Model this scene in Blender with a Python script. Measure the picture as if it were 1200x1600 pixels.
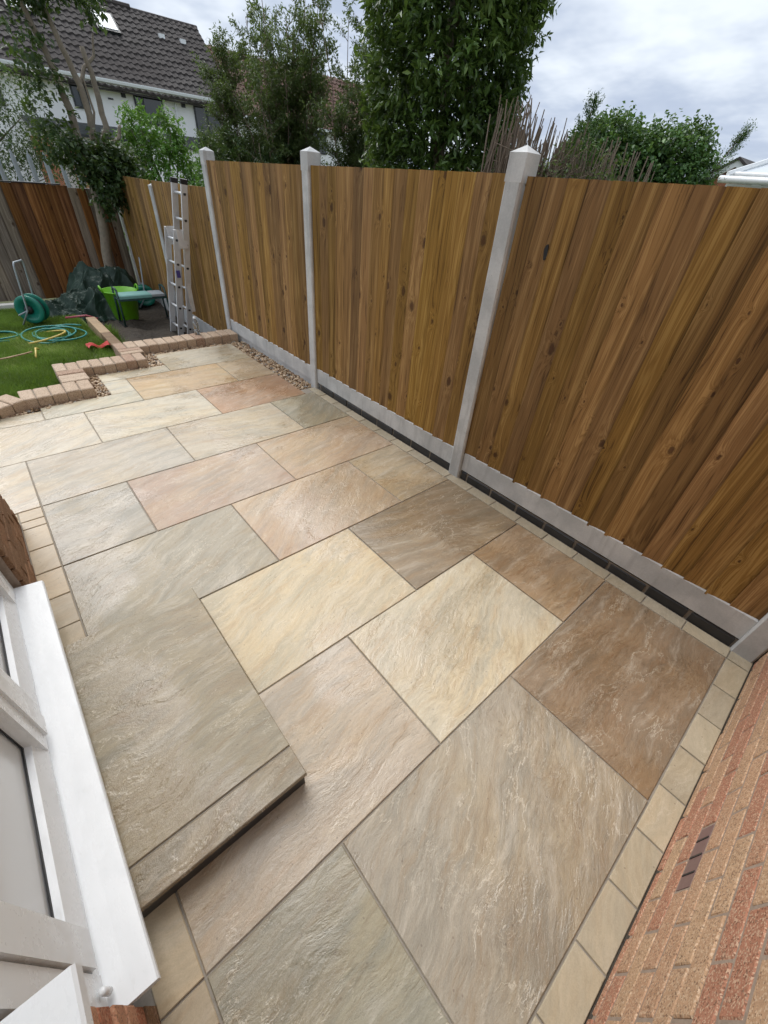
import bpy, math, random
import numpy as np
from mathutils import Vector, Matrix
R = math.radians
random.seed(7); rng = np.random.default_rng(7)
scene = bpy.context.scene
for o in list(bpy.data.objects): bpy.data.objects.remove(o, do_unlink=True)
COL = scene.collection

# ------------------------------------------------------------------ camera
cam_d = bpy.data.cameras.new('camera'); cam = bpy.data.objects.new('camera', cam_d); COL.objects.link(cam)
YAW, PITCH, ROLL = R(-44.12842), R(39.11753), R(5.65380)
fw = Vector((-math.sin(YAW)*math.cos(PITCH), math.cos(YAW)*math.cos(PITCH), -math.sin(PITCH)))
rt = Vector((math.cos(YAW), math.sin(YAW), 0)); up = rt.cross(fw)
r2 = math.cos(ROLL)*rt + math.sin(ROLL)*up; u2 = -math.sin(ROLL)*rt + math.cos(ROLL)*up
M4 = Matrix((r2, u2, -fw)).transposed().to_4x4(); M4.translation = Vector((0, 0, 1.66))
cam.matrix_world = M4
cam_d.sensor_fit = 'VERTICAL'; cam_d.sensor_height = 36; cam_d.sensor_width = 27
cam_d.lens = 633.8258/1600*36; cam_d.clip_start = 0.02; cam_d.clip_end = 1500
scene.camera = cam

# ------------------------------------------------------------------ light
SUN_EL, SUN_AZ = R(53), R(6)          # azimuth from +Y towards +X
sd = bpy.data.lights.new('sun', 'SUN'); sd.energy = 1.3; sd.angle = R(50); sd.color = (1, .975, .94)
sun = bpy.data.objects.new('sun', sd); COL.objects.link(sun)
sdir = Vector((math.sin(SUN_AZ)*math.cos(SUN_EL), math.cos(SUN_AZ)*math.cos(SUN_EL), math.sin(SUN_EL)))
sun.rotation_euler = sdir.to_track_quat('Z', 'Y').to_euler(); sun.location = (0, 0, 20)
world = bpy.data.worlds.new('World'); scene.world = world; world.use_nodes = True
scene.view_settings.view_transform = 'Standard'; scene.view_settings.look = 'None'
scene.view_settings.exposure = 1.3; scene.view_settings.gamma = 1; scene.view_settings.use_curve_mapping = False

cy = scene.cycles; cy.use_adaptive_sampling = True; cy.adaptive_threshold = .02; cy.max_bounces = 5; cy.diffuse_bounces = 3; cy.glossy_bounces = 2; cy.transmission_bounces = 4; cy.transparent_max_bounces = 4; cy.caustics_reflective = False; cy.caustics_refractive = False

class NT:
    """small helper for node trees"""
    def __init__(s, tree): s.t = tree; s.n = tree.nodes; s.l = tree.links
    def add(s, typ, ins=None, **props):
        nd = s.n.new(typ)
        for k, v in props.items(): setattr(nd, k, v)
        if ins:
            for k, v in ins.items():
                sock = nd.inputs[k]
                if hasattr(v, 'is_output'): s.l.new(v, sock)
                else:
                    sock.default_value = v
        return nd
    def math(s, op, a, b=None, c=None, clamp=False):
        nd = s.n.new('ShaderNodeMath'); nd.operation = op; nd.use_clamp = clamp
        for i, v in enumerate((a, b, c)):
            if v is None: continue
            if hasattr(v, 'is_output'): s.l.new(v, nd.inputs[i])
            else: nd.inputs[i].default_value = v
        return nd.outputs[0]
    def vmath(s, op, a, b=None, scale=None):
        nd = s.n.new('ShaderNodeVectorMath'); nd.operation = op
        for i, v in enumerate((a, b)):
            if v is None: continue
            if hasattr(v, 'is_output'): s.l.new(v, nd.inputs[i])
            else: nd.inputs[i].default_value = v
        if scale is not None:
            if hasattr(scale, 'is_output'): s.l.new(scale, nd.inputs['Scale'])
            else: nd.inputs['Scale'].default_value = scale
        return nd.outputs['Value'] if op in ('LENGTH', 'DISTANCE', 'DOT_PRODUCT') else nd.outputs[0]
    def mix(s, f, a, b, blend='MIX'):
        nd = s.n.new('ShaderNodeMix'); nd.data_type = 'RGBA'; nd.blend_type = blend
        for k, v in ((0, f), (6, a), (7, b)):
            if hasattr(v, 'is_output'): s.l.new(v, nd.inputs[k])
            else: nd.inputs[k].default_value = (*v, 1) if isinstance(v, tuple) and len(v) == 3 else v
        return nd.outputs[2]
    def noise(s, vec, scale, detail=3, rough=.55, dist=0, dim='3D'):
        nd = s.add('ShaderNodeTexNoise', noise_dimensions=dim)
        if vec is not None: s.l.new(vec, nd.inputs['Vector'])
        nd.inputs['Scale'].default_value = scale; nd.inputs['Detail'].default_value = detail
        nd.inputs['Roughness'].default_value = rough; nd.inputs['Distortion'].default_value = dist
        return nd.outputs['Fac']
    def ramp(s, f, a, b, lo=0., hi=1., smooth=True):
        nd = s.n.new('ShaderNodeMapRange'); nd.interpolation_type = 'SMOOTHSTEP' if smooth else 'LINEAR'
        s.l.new(f, nd.inputs[0])
        for i, v in ((1, a), (2, b), (3, lo), (4, hi)): nd.inputs[i].default_value = v
        return nd.outputs[0]
    def xyz(s, x, y, z):
        nd = s.n.new('ShaderNodeCombineXYZ')
        for i, v in enumerate((x, y, z)):
            if hasattr(v, 'is_output'): s.l.new(v, nd.inputs[i])
            else: nd.inputs[i].default_value = v
        return nd.outputs[0]
    def sep(s, v):
        nd = s.n.new('ShaderNodeSeparateXYZ'); s.l.new(v, nd.inputs[0]); return nd.outputs
    def scalec(s, c, f):           # colour * value
        nd = s.n.new('ShaderNodeMix'); nd.data_type = 'RGBA'; nd.blend_type = 'MULTIPLY'; nd.inputs[0].default_value = 1
        if hasattr(c, 'is_output'): s.l.new(c, nd.inputs[6])
        else: nd.inputs[6].default_value = (*c, 1)
        s.l.new(f, nd.inputs[7]); return nd.outputs[2]

def build_world():
    T = NT(world.node_tree); T.n.clear()
    sky = T.add('ShaderNodeTexSky', sky_type='NISHITA', sun_disc=False, sun_elevation=SUN_EL, sun_rotation=SUN_AZ,
                air_density=1.0, dust_density=1.5, ozone_density=1.0)
    d = T.add('ShaderNodeTexCoord').outputs['Generated']
    x, y, z = T.sep(d)
    k = T.math('ADD', T.math('ABSOLUTE', z), .2)
    p = T.xyz(T.math('DIVIDE', x, k), T.math('DIVIDE', y, k), 0.)
    n1 = T.noise(T.vmath('ADD', p, (3.1, 1.7, 0)), .95, 5, .55, 0, '2D')
    n2 = T.noise(T.vmath('ADD', p, (11.3, 4.2, 0)), 2.4, 4, .55, 0, '2D')
    shade = T.ramp(T.math('ADD', T.math('MULTIPLY', n1, .7), T.math('MULTIPLY', n2, .3)), .36, .64)
    cloud = T.mix(shade, (.215, .250, .315), (.39, .42, .455))
    cover = T.ramp(T.noise(T.vmath('ADD', p, (7.7, 9.1, 0)), .38, 2, .55, 0, '2D'), .30, .46, .72, 1.0)
    base = T.mix(1.0, sky.outputs[0], (.05, .05, .05), 'MULTIPLY')
    colr = T.mix(cover, base, cloud)
    bg = T.add('ShaderNodeBackground', {'Color': colr, 'Strength': 1.0})
    out = T.add('ShaderNodeOutputWorld'); T.l.new(bg.outputs[0], out.inputs[0])
build_world()

# ------------------------------------------------------------------ materials
MATS = {}
def newmat(name):
    m = bpy.data.materials.new(name); m.use_nodes = True; t = NT(m.node_tree); t.n.clear()
    b = t.add('ShaderNodeBsdfPrincipled'); o = t.add('ShaderNodeOutputMaterial'); t.l.new(b.outputs[0], o.inputs[0])
    MATS[name] = m; return m, t, b
def setp(t, b, **kw):
    nm = {'col': 'Base Color', 'rough': 'Roughness', 'normal': 'Normal', 'metal': 'Metallic', 'spec': 'Specular IOR Level', 'coat': 'Coat Weight', 'coatr': 'Coat Roughness', 'trans': 'Transmission Weight', 'alpha': 'Alpha'}
    for k, v in kw.items():
        s = b.inputs[nm[k]]
        if hasattr(v, 'is_output'): t.l.new(v, s)
        else: s.default_value = (*v, 1) if isinstance(v, tuple) and len(v) == 3 else v
def bump(t, h, strength, dist):
    nd = t.add('ShaderNodeBump', {'Strength': strength, 'Distance': dist}); t.l.new(h, nd.inputs['Height']); return nd.outputs[0]
def objcoord(t, spread=37.0):
    oc = t.add('ShaderNodeTexCoord').outputs['Object']; oi = t.add('ShaderNodeObjectInfo')
    r = oi.outputs['Random']
    off = t.xyz(t.math('MULTIPLY', r, spread), t.math('MULTIPLY', r, spread*1.73), t.math('MULTIPLY', r, spread*.61))
    return oc, t.vmath('ADD', oc, off), oi

def simple(name, col, rough=.5, var=.12, scale=30, bmp=0., metal=0., spec=.5, bdist=.002, coat=0.):
    m, t, b = newmat(name); oc, p, oi = objcoord(t)
    n = t.noise(p, scale, 4); n2 = t.noise(p, scale*.13, 3)
    f = t.math('ADD', t.math('MULTIPLY', t.math('SUBTRACT', n, .5), var*2), t.math('ADD', t.math('MULTIPLY', t.math('SUBTRACT', n2, .5), var*2), 1.))
    setp(t, b, col=t.scalec(col, f), rough=t.ramp(n2, .3, .7, max(rough-.08, .02), min(rough+.1, 1.)), metal=metal, spec=spec, coat=coat)
    if bmp: setp(t, b, normal=bump(t, n, bmp, bdist))
    return m

def mk_stone(name, small=False):
    """riven sandstone, tint from the object's colour, alpha = amount of rusty banding"""
    m, t, b = newmat(name); oc, p0, oi = objcoord(t)
    rnd = oi.outputs['Random']; r2_ = t.math('FRACT', t.math('MULTIPLY', rnd, 17.3))
    ang = t.math('ADD', t.math('MULTIPLY', t.math('SUBTRACT', rnd, .5), .9), -.22)
    rot = t.add('ShaderNodeVectorRotate', rotation_type='Z_AXIS'); t.l.new(oc, rot.inputs['Vector']); t.l.new(ang, rot.inputs['Angle'])
    off = t.xyz(t.math('MULTIPLY', rnd, 91.), t.math('MULTIPLY', rnd, 57.), 0.)
    p = t.vmath('ADD', rot.outputs[0], off)
    w1 = t.noise(p, 1.9, 3, dim='2D'); w2 = t.noise(t.vmath('ADD', p, (9., 4., 0.)), 2.3, 2, dim='2D')
    q = t.vmath('ADD', p, t.vmath('SCALE', t.xyz(t.math('SUBTRACT', w2, .5), t.math('SUBTRACT', w1, .5), 0.), scale=.15))
    s1 = t.noise(t.vmath('MULTIPLY', q, (1., 4.6, 1.)), 2.2, 7, .66, dim='2D')
    s2 = t.noise(t.vmath('MULTIPLY', t.vmath('ADD', q, (3.3, 1.9, 0.)), (1.2, 8., 1.)), 2.6, 6, .68, dim='2D')
    rdg = t.noise(t.vmath('MULTIPLY', q, (5., 15., 1.)), 4.5, 6, .72, dim='2D')
    fine = t.noise(p, 230, 2, .7, dim='2D')
    base = oi.outputs['Color']
    tan = t.mix(1., base, (1.04, .985, .88), 'MULTIPLY'); grey = t.mix(1., base, (.80, .82, .83), 'MULTIPLY'); brown = t.mix(1., base, (.84, .73, .61), 'MULTIPLY'); pale = t.mix(.45, base, (.66, .60, .50))
    k = .45 if small else 1.
    c = t.mix(t.ramp(w1, .38, .62, 0., .95*k), base, tan)
    c = t.mix(t.ramp(s1, .42, .66, 0., .95*k), c, grey)
    c = t.mix(t.ramp(s2, .48, .72, 0., .7*k), c, brown)
    c = t.mix(t.ramp(s2, .48, .28, 0., .6*k), c, pale)
    # rusty contour banding
    bands = t.math('ABSOLUTE', t.math('SINE', t.math('MULTIPLY', t.math('ADD', w1, t.math('MULTIPLY', s1, .10)), 60.)))
    zone = t.ramp(t.noise(t.vmath('ADD', p, (2., 7., 0.)), 1.35, 2, dim='2D'), .40, .60)
    rust = t.math('MULTIPLY', t.math('MULTIPLY', t.math('ADD', .55, t.math('MULTIPLY', bands, .45)), zone), t.math('MULTIPLY', oi.outputs['Alpha'], .66))
    c = t.mix(rust, c, t.mix(r2_, (.34, .20, .15), (.42, .235, .13)))
    v = t.math('ADD', .64, t.math('ADD', t.math('MULTIPLY', rdg, .42), t.math('MULTIPLY', fine, .26)))
    c = t.scalec(c, v)
    def contour(vec, sc, lv, w, det, ro):
        n = t.noise(vec, sc, det, ro, dim='2D'); d = t.math('ABSOLUTE', t.math('SUBTRACT', n, lv)); return t.ramp(d, 0., w, 1., 0.), n
    l1, h1 = contour(t.vmath('MULTIPLY', q, (1.3, 3.0, 1.)), 1.7, .50, .0080, 7, .64)
    l2, h2 = contour(t.vmath('MULTIPLY', t.vmath('ADD', q, (7., 3., 0.)), (2., 4.0, 1.)), 2.2, .49, .010, 7, .66)
    brk = t.ramp(t.noise(p, 3.6, 2, dim='2D'), .47, .58); brk2 = t.ramp(t.noise(t.vmath('ADD', p, (5., 5., 0.)), 4.4, 2, dim='2D'), .50, .62)
    vein = t.math('MAXIMUM', t.math('MULTIPLY', l1, brk), t.math('MULTIPLY', t.math('MULTIPLY', l2, brk2), .75))
    c = t.mix(t.math('MULTIPLY', vein, .22 if small else .50), c, (.78, .70, .56))
    vo = t.add('ShaderNodeTexVoronoi', ins={'Scale': 21.}, voronoi_dimensions='2D'); t.l.new(p, vo.inputs['Vector'])
    spk = t.math('MULTIPLY', t.ramp(vo.outputs['Distance'], .03, .08, 1., 0.), t.ramp(t.sep(vo.outputs['Color'])[0], .80, .84))
    c = t.mix(t.math('MULTIPLY', spk, .5), c, (.14, .10, .075))
    # damp film, thicker in the hollows between ridges
    gp = t.add('ShaderNodeNewGeometry').outputs['Position']
    wn = t.noise(gp, 1.15, 3, .55, dim='2D')
    wet = t.ramp(t.math('ADD', wn, t.math('MULTIPLY', t.math('SUBTRACT', .5, rdg), .16)), .44, .56)
    if small: wet = t.math('MULTIPLY', wet, .4)
    c = t.mix(wet, c, t.mix(1., c, (.86, .83, .79), 'MULTIPLY'))
    h = t.math('ADD', t.math('MULTIPLY', t.ramp(h1, .47, .53), .40), t.math('ADD', t.math('MULTIPLY', s1, .7), t.math('MULTIPLY', rdg, .72)))
    rough = t.math('SUBTRACT', t.math('ADD', .36, t.math('MULTIPLY', rdg, .22)), t.math('MULTIPLY', wet, .25))
    setp(t, b, col=c, rough=rough, normal=bump(t, h, .7 if not small else .22, .0034), spec=t.math('ADD', .46, t.math('MULTIPLY', wet, .25)))
    return m

def mk_wood(name, dark, mid, light, knots=.42, grey=0.):
    m, t, b = newmat(name); oc, p, oi = objcoord(t, 23.)
    x, y, z = t.sep(p); rnd = oi.outputs['Random']
    wob = t.noise(t.xyz(t.math('MULTIPLY', y, 5.), t.math('MULTIPLY', z, .7), 0.), 1., 3, dim='2D')
    vo = t.add('ShaderNodeTexVoronoi', ins={'Scale': 1., 'Randomness': 1.}, voronoi_dimensions='2D')
    kv = t.xyz(t.math('MULTIPLY', y, 8.), t.math('MULTIPLY', z, 2.5), 0.); t.l.new(kv, vo.inputs['Vector'])
    pp = t.sep(vo.outputs['Position']); cr = t.sep(vo.outputs['Color'])
    dy = t.math('SUBTRACT', y, t.math('DIVIDE', pp[0], 8.)); dz = t.math('MULTIPLY', t.math('SUBTRACT', z, t.math('DIVIDE', pp[1], 2.5)), .55)
    jit = t.math('MULTIPLY', t.math('SUBTRACT', t.noise(t.xyz(y, z, 0.), 46, 3, dim='2D'), .5), .014)
    d = t.math('ADD', t.math('SQRT', t.math('ADD', t.math('MULTIPLY', dy, dy), t.math('MULTIPLY', dz, dz))), jit)
    has = t.math('LESS_THAN', cr[0], knots); size = t.math('ADD', .18, t.math('MULTIPLY', t.math('MULTIPLY', cr[1], cr[1]), .75))
    dn = t.math('DIVIDE', d, size)
    infl = t.math('MULTIPLY', has, t.math('POWER', 2.718, t.math('MULTIPLY', dn, -26.)))
    g = t.math('ADD', t.math('ADD', y, t.math('MULTIPLY', wob, .055)), t.math('MULTIPLY', infl, .055))
    # latewood lines, wide cathedral figure
    fig = t.noise(t.xyz(t.math('MULTIPLY', g, 30.), t.math('MULTIPLY', z, .75), t.math('MULTIPLY', rnd, 50.)), 1., 2, .5, dim='2D')
    lines = t.math('ABSOLUTE', t.math('SINE', t.math('MULTIPLY', t.math('ADD', fig, t.math('MULTIPLY', infl, .5)), 25.)))
    fib = t.noise(t.xyz(t.math('MULTIPLY', g, 230.), t.math('MULTIPLY', z, 3.), 0.), 1., 3, .6, dim='2D')
    f = t.math('ADD', t.math('MULTIPLY', fig, .66), t.math('ADD', t.math('MULTIPLY', lines, .20), t.math('MULTIPLY', fib, .22)))
    c = t.mix(t.ramp(f, .28, .54), dark, mid); c = t.mix(t.ramp(f, .54, .80), c, light)
    # knots
    k = t.math('MULTIPLY', has, t.ramp(dn, .008, .022, 1., 0.)); ring = t.math('MULTIPLY', has, t.math('MULTIPLY', t.ramp(dn, .009, .014), t.ramp(dn, .014, .030, 1., 0.)))
    c = t.mix(t.math('MULTIPLY', k, .85), c, (.075, .03, .011)); c = t.mix(t.math('MULTIPLY', ring, .58), c, (.055, .025, .010))
    # long treatment streaks, board to board change
    strk = t.noise(t.xyz(t.math('MULTIPLY', y, 16.), t.math('MULTIPLY', z, .35), 3.), 1., 3, dim='2D')
    gpos = t.add('ShaderNodeNewGeometry').outputs['Position']
    blot = t.noise(gpos, 1.4, 2)
    v = t.math('ADD', .34, t.math('ADD', t.math('MULTIPLY', rnd, .52), t.math('ADD', t.math('MULTIPLY', strk, .34), t.math('MULTIPLY', blot, .36))))
    c = t.scalec(c, v)
    oy = t.sep(oc)[1]; edge = t.ramp(t.math('ADD', t.math('MULTIPLY', oy, -1.), t.math('MULTIPLY', t.math('SUBTRACT', strk, .5), .05)), .024, .050, 0., .8)  # seam shade painted into the colour along each board's overlapped near edge
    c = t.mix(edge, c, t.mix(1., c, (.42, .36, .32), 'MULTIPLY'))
    hs = t.add('ShaderNodeHueSaturation', {'Color': c}); t.l.new(t.math('ADD', .487, t.math('MULTIPLY', cr[2], .0)), hs.inputs['Hue'])
    rb = t.math('FRACT', t.math('MULTIPLY', rnd, 7.31))
    t.l.new(t.math('ADD', .494, t.math('MULTIPLY', rb, .011)), hs.inputs['Hue']); t.l.new(t.math('ADD', .93-grey, t.math('MULTIPLY', rb, .14)), hs.inputs['Saturation'])
    h = t.math('ADD', t.math('MULTIPLY', lines, .25), t.math('ADD', t.math('MULTIPLY', fib, .5), t.math('MULTIPLY', ring, -1.)))
    setp(t, b, col=hs.outputs[0], rough=t.ramp(fib, .3, .7, .55, .78), spec=.3, normal=bump(t, h, .5, .0015))
    return m

def mk_brick(name, c1, c2, c3, speck, bstr=.9):
    m, t, b = newmat(name); oc, p, oi = objcoord(t)
    rnd = oi.outputs['Random']; r2_ = t.math('FRACT', t.math('MULTIPLY', rnd, 13.7))
    base = t.mix(rnd, c1, c2); base = t.mix(t.ramp(r2_, .62, .78, 0., .85), base, c3)
    n = t.noise(p, 34, 5, .65); fine = t.noise(p, 210, 3, .7); big = t.noise(p, 9, 3)
    vo = t.add('ShaderNodeTexVoronoi', ins={'Scale': 290.}); t.l.new(p, vo.inputs['Vector'])
    sp = t.sep(vo.outputs['Color'])
    c = t.mix(t.math('MULTIPLY', t.ramp(sp[0], .66, .80), .48), base, speck)
    c = t.mix(t.math('MULTIPLY', t.ramp(sp[1], .86, .92), .6), c, (.10, .055, .035))
    c = t.scalec(c, t.math('ADD', .60, t.math('ADD', t.math('MULTIPLY', n, .34), t.math('ADD', t.math('MULTIPLY', fine, .26), t.math('MULTIPLY', big, .2)))))
    h = t.math('ADD', n, t.math('ADD', t.math('MULTIPLY', fine, .8), t.math('MULTIPLY', sp[2], .35)))
    setp(t, b, col=c, rough=.85, spec=.25, normal=bump(t, h, bstr, .0035))
    return m

def mk_leaf(name, dark, mid, light, gloss=.42, trans=.25):
    m, t, b = newmat(name)
    a = t.add('ShaderNodeAttribute', attribute_name='rnd').outputs['Fac']
    c = t.mix(t.ramp(a, 0., .6), dark, mid); c = t.mix(t.ramp(a, .62, 1.), c, light)
    gpos = t.add('ShaderNodeNewGeometry').outputs['Position']
    c = t.scalec(c, t.ramp(t.noise(gpos, 2.3, 3), .3, .7, .72, 1.25))
    setp(t, b, col=c, rough=gloss, spec=.45)
    tr = t.add('ShaderNodeBsdfTranslucent'); t.l.new(t.mix(.5, c, (.16, .24, .03)), tr.inputs[0])
    ms = t.add('ShaderNodeMixShader', {'Fac': trans}); t.l.new(b.outputs[0], ms.inputs[1]); t.l.new(tr.outputs[0], ms.inputs[2])
    out = [n for n in t.n if n.type == 'OUTPUT_MATERIAL'][0]; t.l.new(ms.outputs[0], out.inputs[0])
    return m

mk_stone('stone'); mk_stone('stone_sett', True)
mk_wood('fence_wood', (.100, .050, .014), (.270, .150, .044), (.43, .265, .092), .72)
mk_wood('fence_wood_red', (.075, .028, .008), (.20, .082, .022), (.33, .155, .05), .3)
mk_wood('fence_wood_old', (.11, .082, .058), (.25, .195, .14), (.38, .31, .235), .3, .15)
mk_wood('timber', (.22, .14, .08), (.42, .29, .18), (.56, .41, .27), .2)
mk_brick('brick_wall', (.50, .325, .20), (.47, .275, .17), (.41, .18, .115), (.72, .56, .40))
mk_brick('brick_brown', (.24, .135, .075), (.20, .105, .055), (.29, .15, .08), (.36, .24, .15))
mk_brick('brick_red', (.42, .17, .10), (.36, .13, .07), (.48, .24, .14), (.55, .34, .22))
mk_brick('brick_edge', (.44, .32, .225), (.50, .385, .285), (.34, .215, .15), (.64, .53, .42), .5)
simple('brick_black', (.026, .026, .028), .42, .5, 14, .5)
simple('mortar', (.23, .195, .155), .9, .2, 60, .5)
simple('mortar_wall', (.30, .235, .185), .95, .25, 90, .8, bdist=.003)
simple('joint', (.30, .265, .22), .85, .25, 60, .4)
simple('soil', (.060, .048, .036), .95, .5, 22, 1., bdist=.03)
simple('lawn_base', (.09, .12, .035), .95, .4, 18, .6, bdist=.02)
simple('earth', (.10, .11, .05), .95, .4, 4, .4, bdist=.03)
def mk_upvc():
    m, t, b = newmat('upvc'); oc, p, oi = objcoord(t)
    n = t.noise(p, 4, 4, .6); sm = t.noise(t.vmath('MULTIPLY', p, (3., 1., 1.)), 9, 5, .7); f = t.noise(p, 70, 3, .7)
    vo = t.add('ShaderNodeTexVoronoi', ins={'Scale': 26.}); t.l.new(p, vo.inputs['Vector'])
    spk = t.math('MULTIPLY', t.ramp(vo.outputs['Distance'], .02, .07, 1., 0.), t.ramp(t.sep(vo.outputs['Color'])[0], .86, .9))
    dirt = t.math('ADD', t.ramp(sm, .60, .76, 0., .30), t.math('MULTIPLY', t.ramp(f, .62, .75), t.ramp(n, .48, .62, 0., .25)))
    c = t.mix(dirt, (.80, .82, .83), (.50, .50, .47)); c = t.mix(t.math('MULTIPLY', spk, .8), c, (.12, .11, .10))
    setp(t, b, col=c, rough=t.ramp(sm, .4, .7, .24, .45), spec=.5)
mk_upvc()
simple('upvc_panel', (.66, .67, .67), .16, .03, 3, spec=.55)
simple('gasket', (.012, .012, .014), .5)
simple('vent_plastic', (.19, .115, .105), .6, .15, 60, .3)
simple('aluminium', (.70, .71, .72), .42, .08, 30, metal=.35)
simple('black_plastic', (.015, .015, .017), .45)
simple('teal_plastic', (.012, .19, .135), .35, .15, 10)
simple('teal_dark', (.02, .06, .055), .45, .2, 10)
simple('kneel_pad', (.20, .42, .38), .6, .1, 20)
simple('lime_plastic', (.16, .46, .02), .38, .08, 8)
simple('hose_teal', (.02, .22, .19), .4, .1, 20)
simple('hose_yellow', (.62, .47, .12), .45, .1, 20)
simple('tarp', (.022, .042, .031), .45, .25, 9, .25, spec=.22)
simple('red_cloth', (.42, .02, .015), .7, .2, 20)
simple('pink_handle', (.35, .07, .09), .5)
simple('render_white', (.88, .88, .87), .8, .05, 2)
simple('anthracite', (.018, .022, .024), .4)
simple('roof_tile', (.050, .042, .039), .85, .45, 3.5, .5, bdist=.01)
simple('roof_tile_red', (.12, .062, .045), .85, .4, 3.5, .4, bdist=.01)
simple('galv', (.36, .40, .43), .5, .12, 10, metal=.35)
simple('bark', (.26, .22, .17), .9, .35, 26, 1., bdist=.008)
simple('bark_green', (.13, .12, .07), .9, .35, 26, 1., bdist=.008)
simple('twig', (.20, .155, .115), .85, .35, 20)
simple('white_board', (.62, .60, .56), .7, .1, 12)
simple('red_label', (.5, .03, .03), .6); simple('blue_label', (.06, .05, .22), .6)

def mk_concrete():
    m, t, b = newmat('concrete'); oc, p, oi = objcoord(t)
    n = t.noise(p, 5, 5, .6); f = t.noise(p, 120, 3, .7); s = t.noise(t.vmath('MULTIPLY', p, (6., 6., .8)), 3, 4)
    vo = t.add('ShaderNodeTexVoronoi', ins={'Scale': 34.}); t.l.new(p, vo.inputs['Vector'])
    pit = t.math('MULTIPLY', t.ramp(vo.outputs['Distance'], .06, .12, 1., 0.), t.ramp(t.sep(vo.outputs['Color'])[0], .72, .76))
    c = t.mix(t.ramp(n, .35, .65), (.47, .48, .48), (.61, .615, .61)); c = t.mix(t.ramp(s, .52, .72, 0., .45), c, (.34, .34, .335))
    c = t.mix(t.math('MULTIPLY', pit, .6), c, (.2, .2, .2)); c = t.scalec(c, t.math('ADD', .84, t.math('MULTIPLY', f, .30)))
    setp(t, b, col=c, rough=.82, spec=.3, normal=bump(t, t.math('SUBTRACT', f, t.math('MULTIPLY', pit, 2.)), .35, .002))
mk_concrete()
def mk_pebble():
    m, t, b = newmat('pebble'); a = t.add('ShaderNodeAttribute', attribute_name='rnd').outputs['Fac']
    p = t.add('ShaderNodeTexCoord').outputs['Object']; n = t.noise(p, 90, 3)
    c = t.mix(t.ramp(a, 0., .45), (.22, .13, .075), (.42, .29, .17)); c = t.mix(t.ramp(a, .5, .8), c, (.60, .47, .33)); c = t.mix(t.ramp(a, .9, .95), c, (.30, .29, .27))
    setp(t, b, col=t.scalec(c, t.ramp(n, .3, .7, .75, 1.2)), rough=.5)
mk_pebble()
def mk_glass(name, col, rough=.05):
    m, t, b = newmat(name); setp(t, b, col=col, rough=rough, spec=.7)
mk_glass('dark_glass', (.012, .02, .022)); mk_glass('sky_glass', (.62, .66, .70), .12)
def mk_clear():
    m, t, b = newmat('clear_plastic'); setp(t, b, col=(.9, .95, .97), rough=.06, trans=.85, spec=.5)
mk_clear()
mk_leaf('leaf_laurel', (0.030, 0.058, 0.017), (0.090, 0.158, 0.038), (0.23, 0.34, 0.095), .30, .34)
mk_leaf('leaf_bright', (0.039, 0.105, 0.018), (0.114, 0.263, 0.039), (0.263, 0.490, 0.088), .40, .34)
mk_leaf('leaf_olive', (0.045, 0.070, 0.025), (0.106, 0.152, 0.049), (0.213, 0.264, 0.091), .5, .34)
mk_leaf('leaf_dark', (0.021, 0.044, 0.018), (0.056, 0.101, 0.035), (0.131, 0.193, 0.070), .38, .34)
mk_leaf('leaf_ivy', (0.031, 0.079, 0.025), (0.088, 0.184, 0.053), (0.201, 0.333, 0.114), .38, .34)
mk_leaf('grass', (.075, .14, .018), (.18, .30, .045), (.38, .46, .15), .6, .4)

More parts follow.
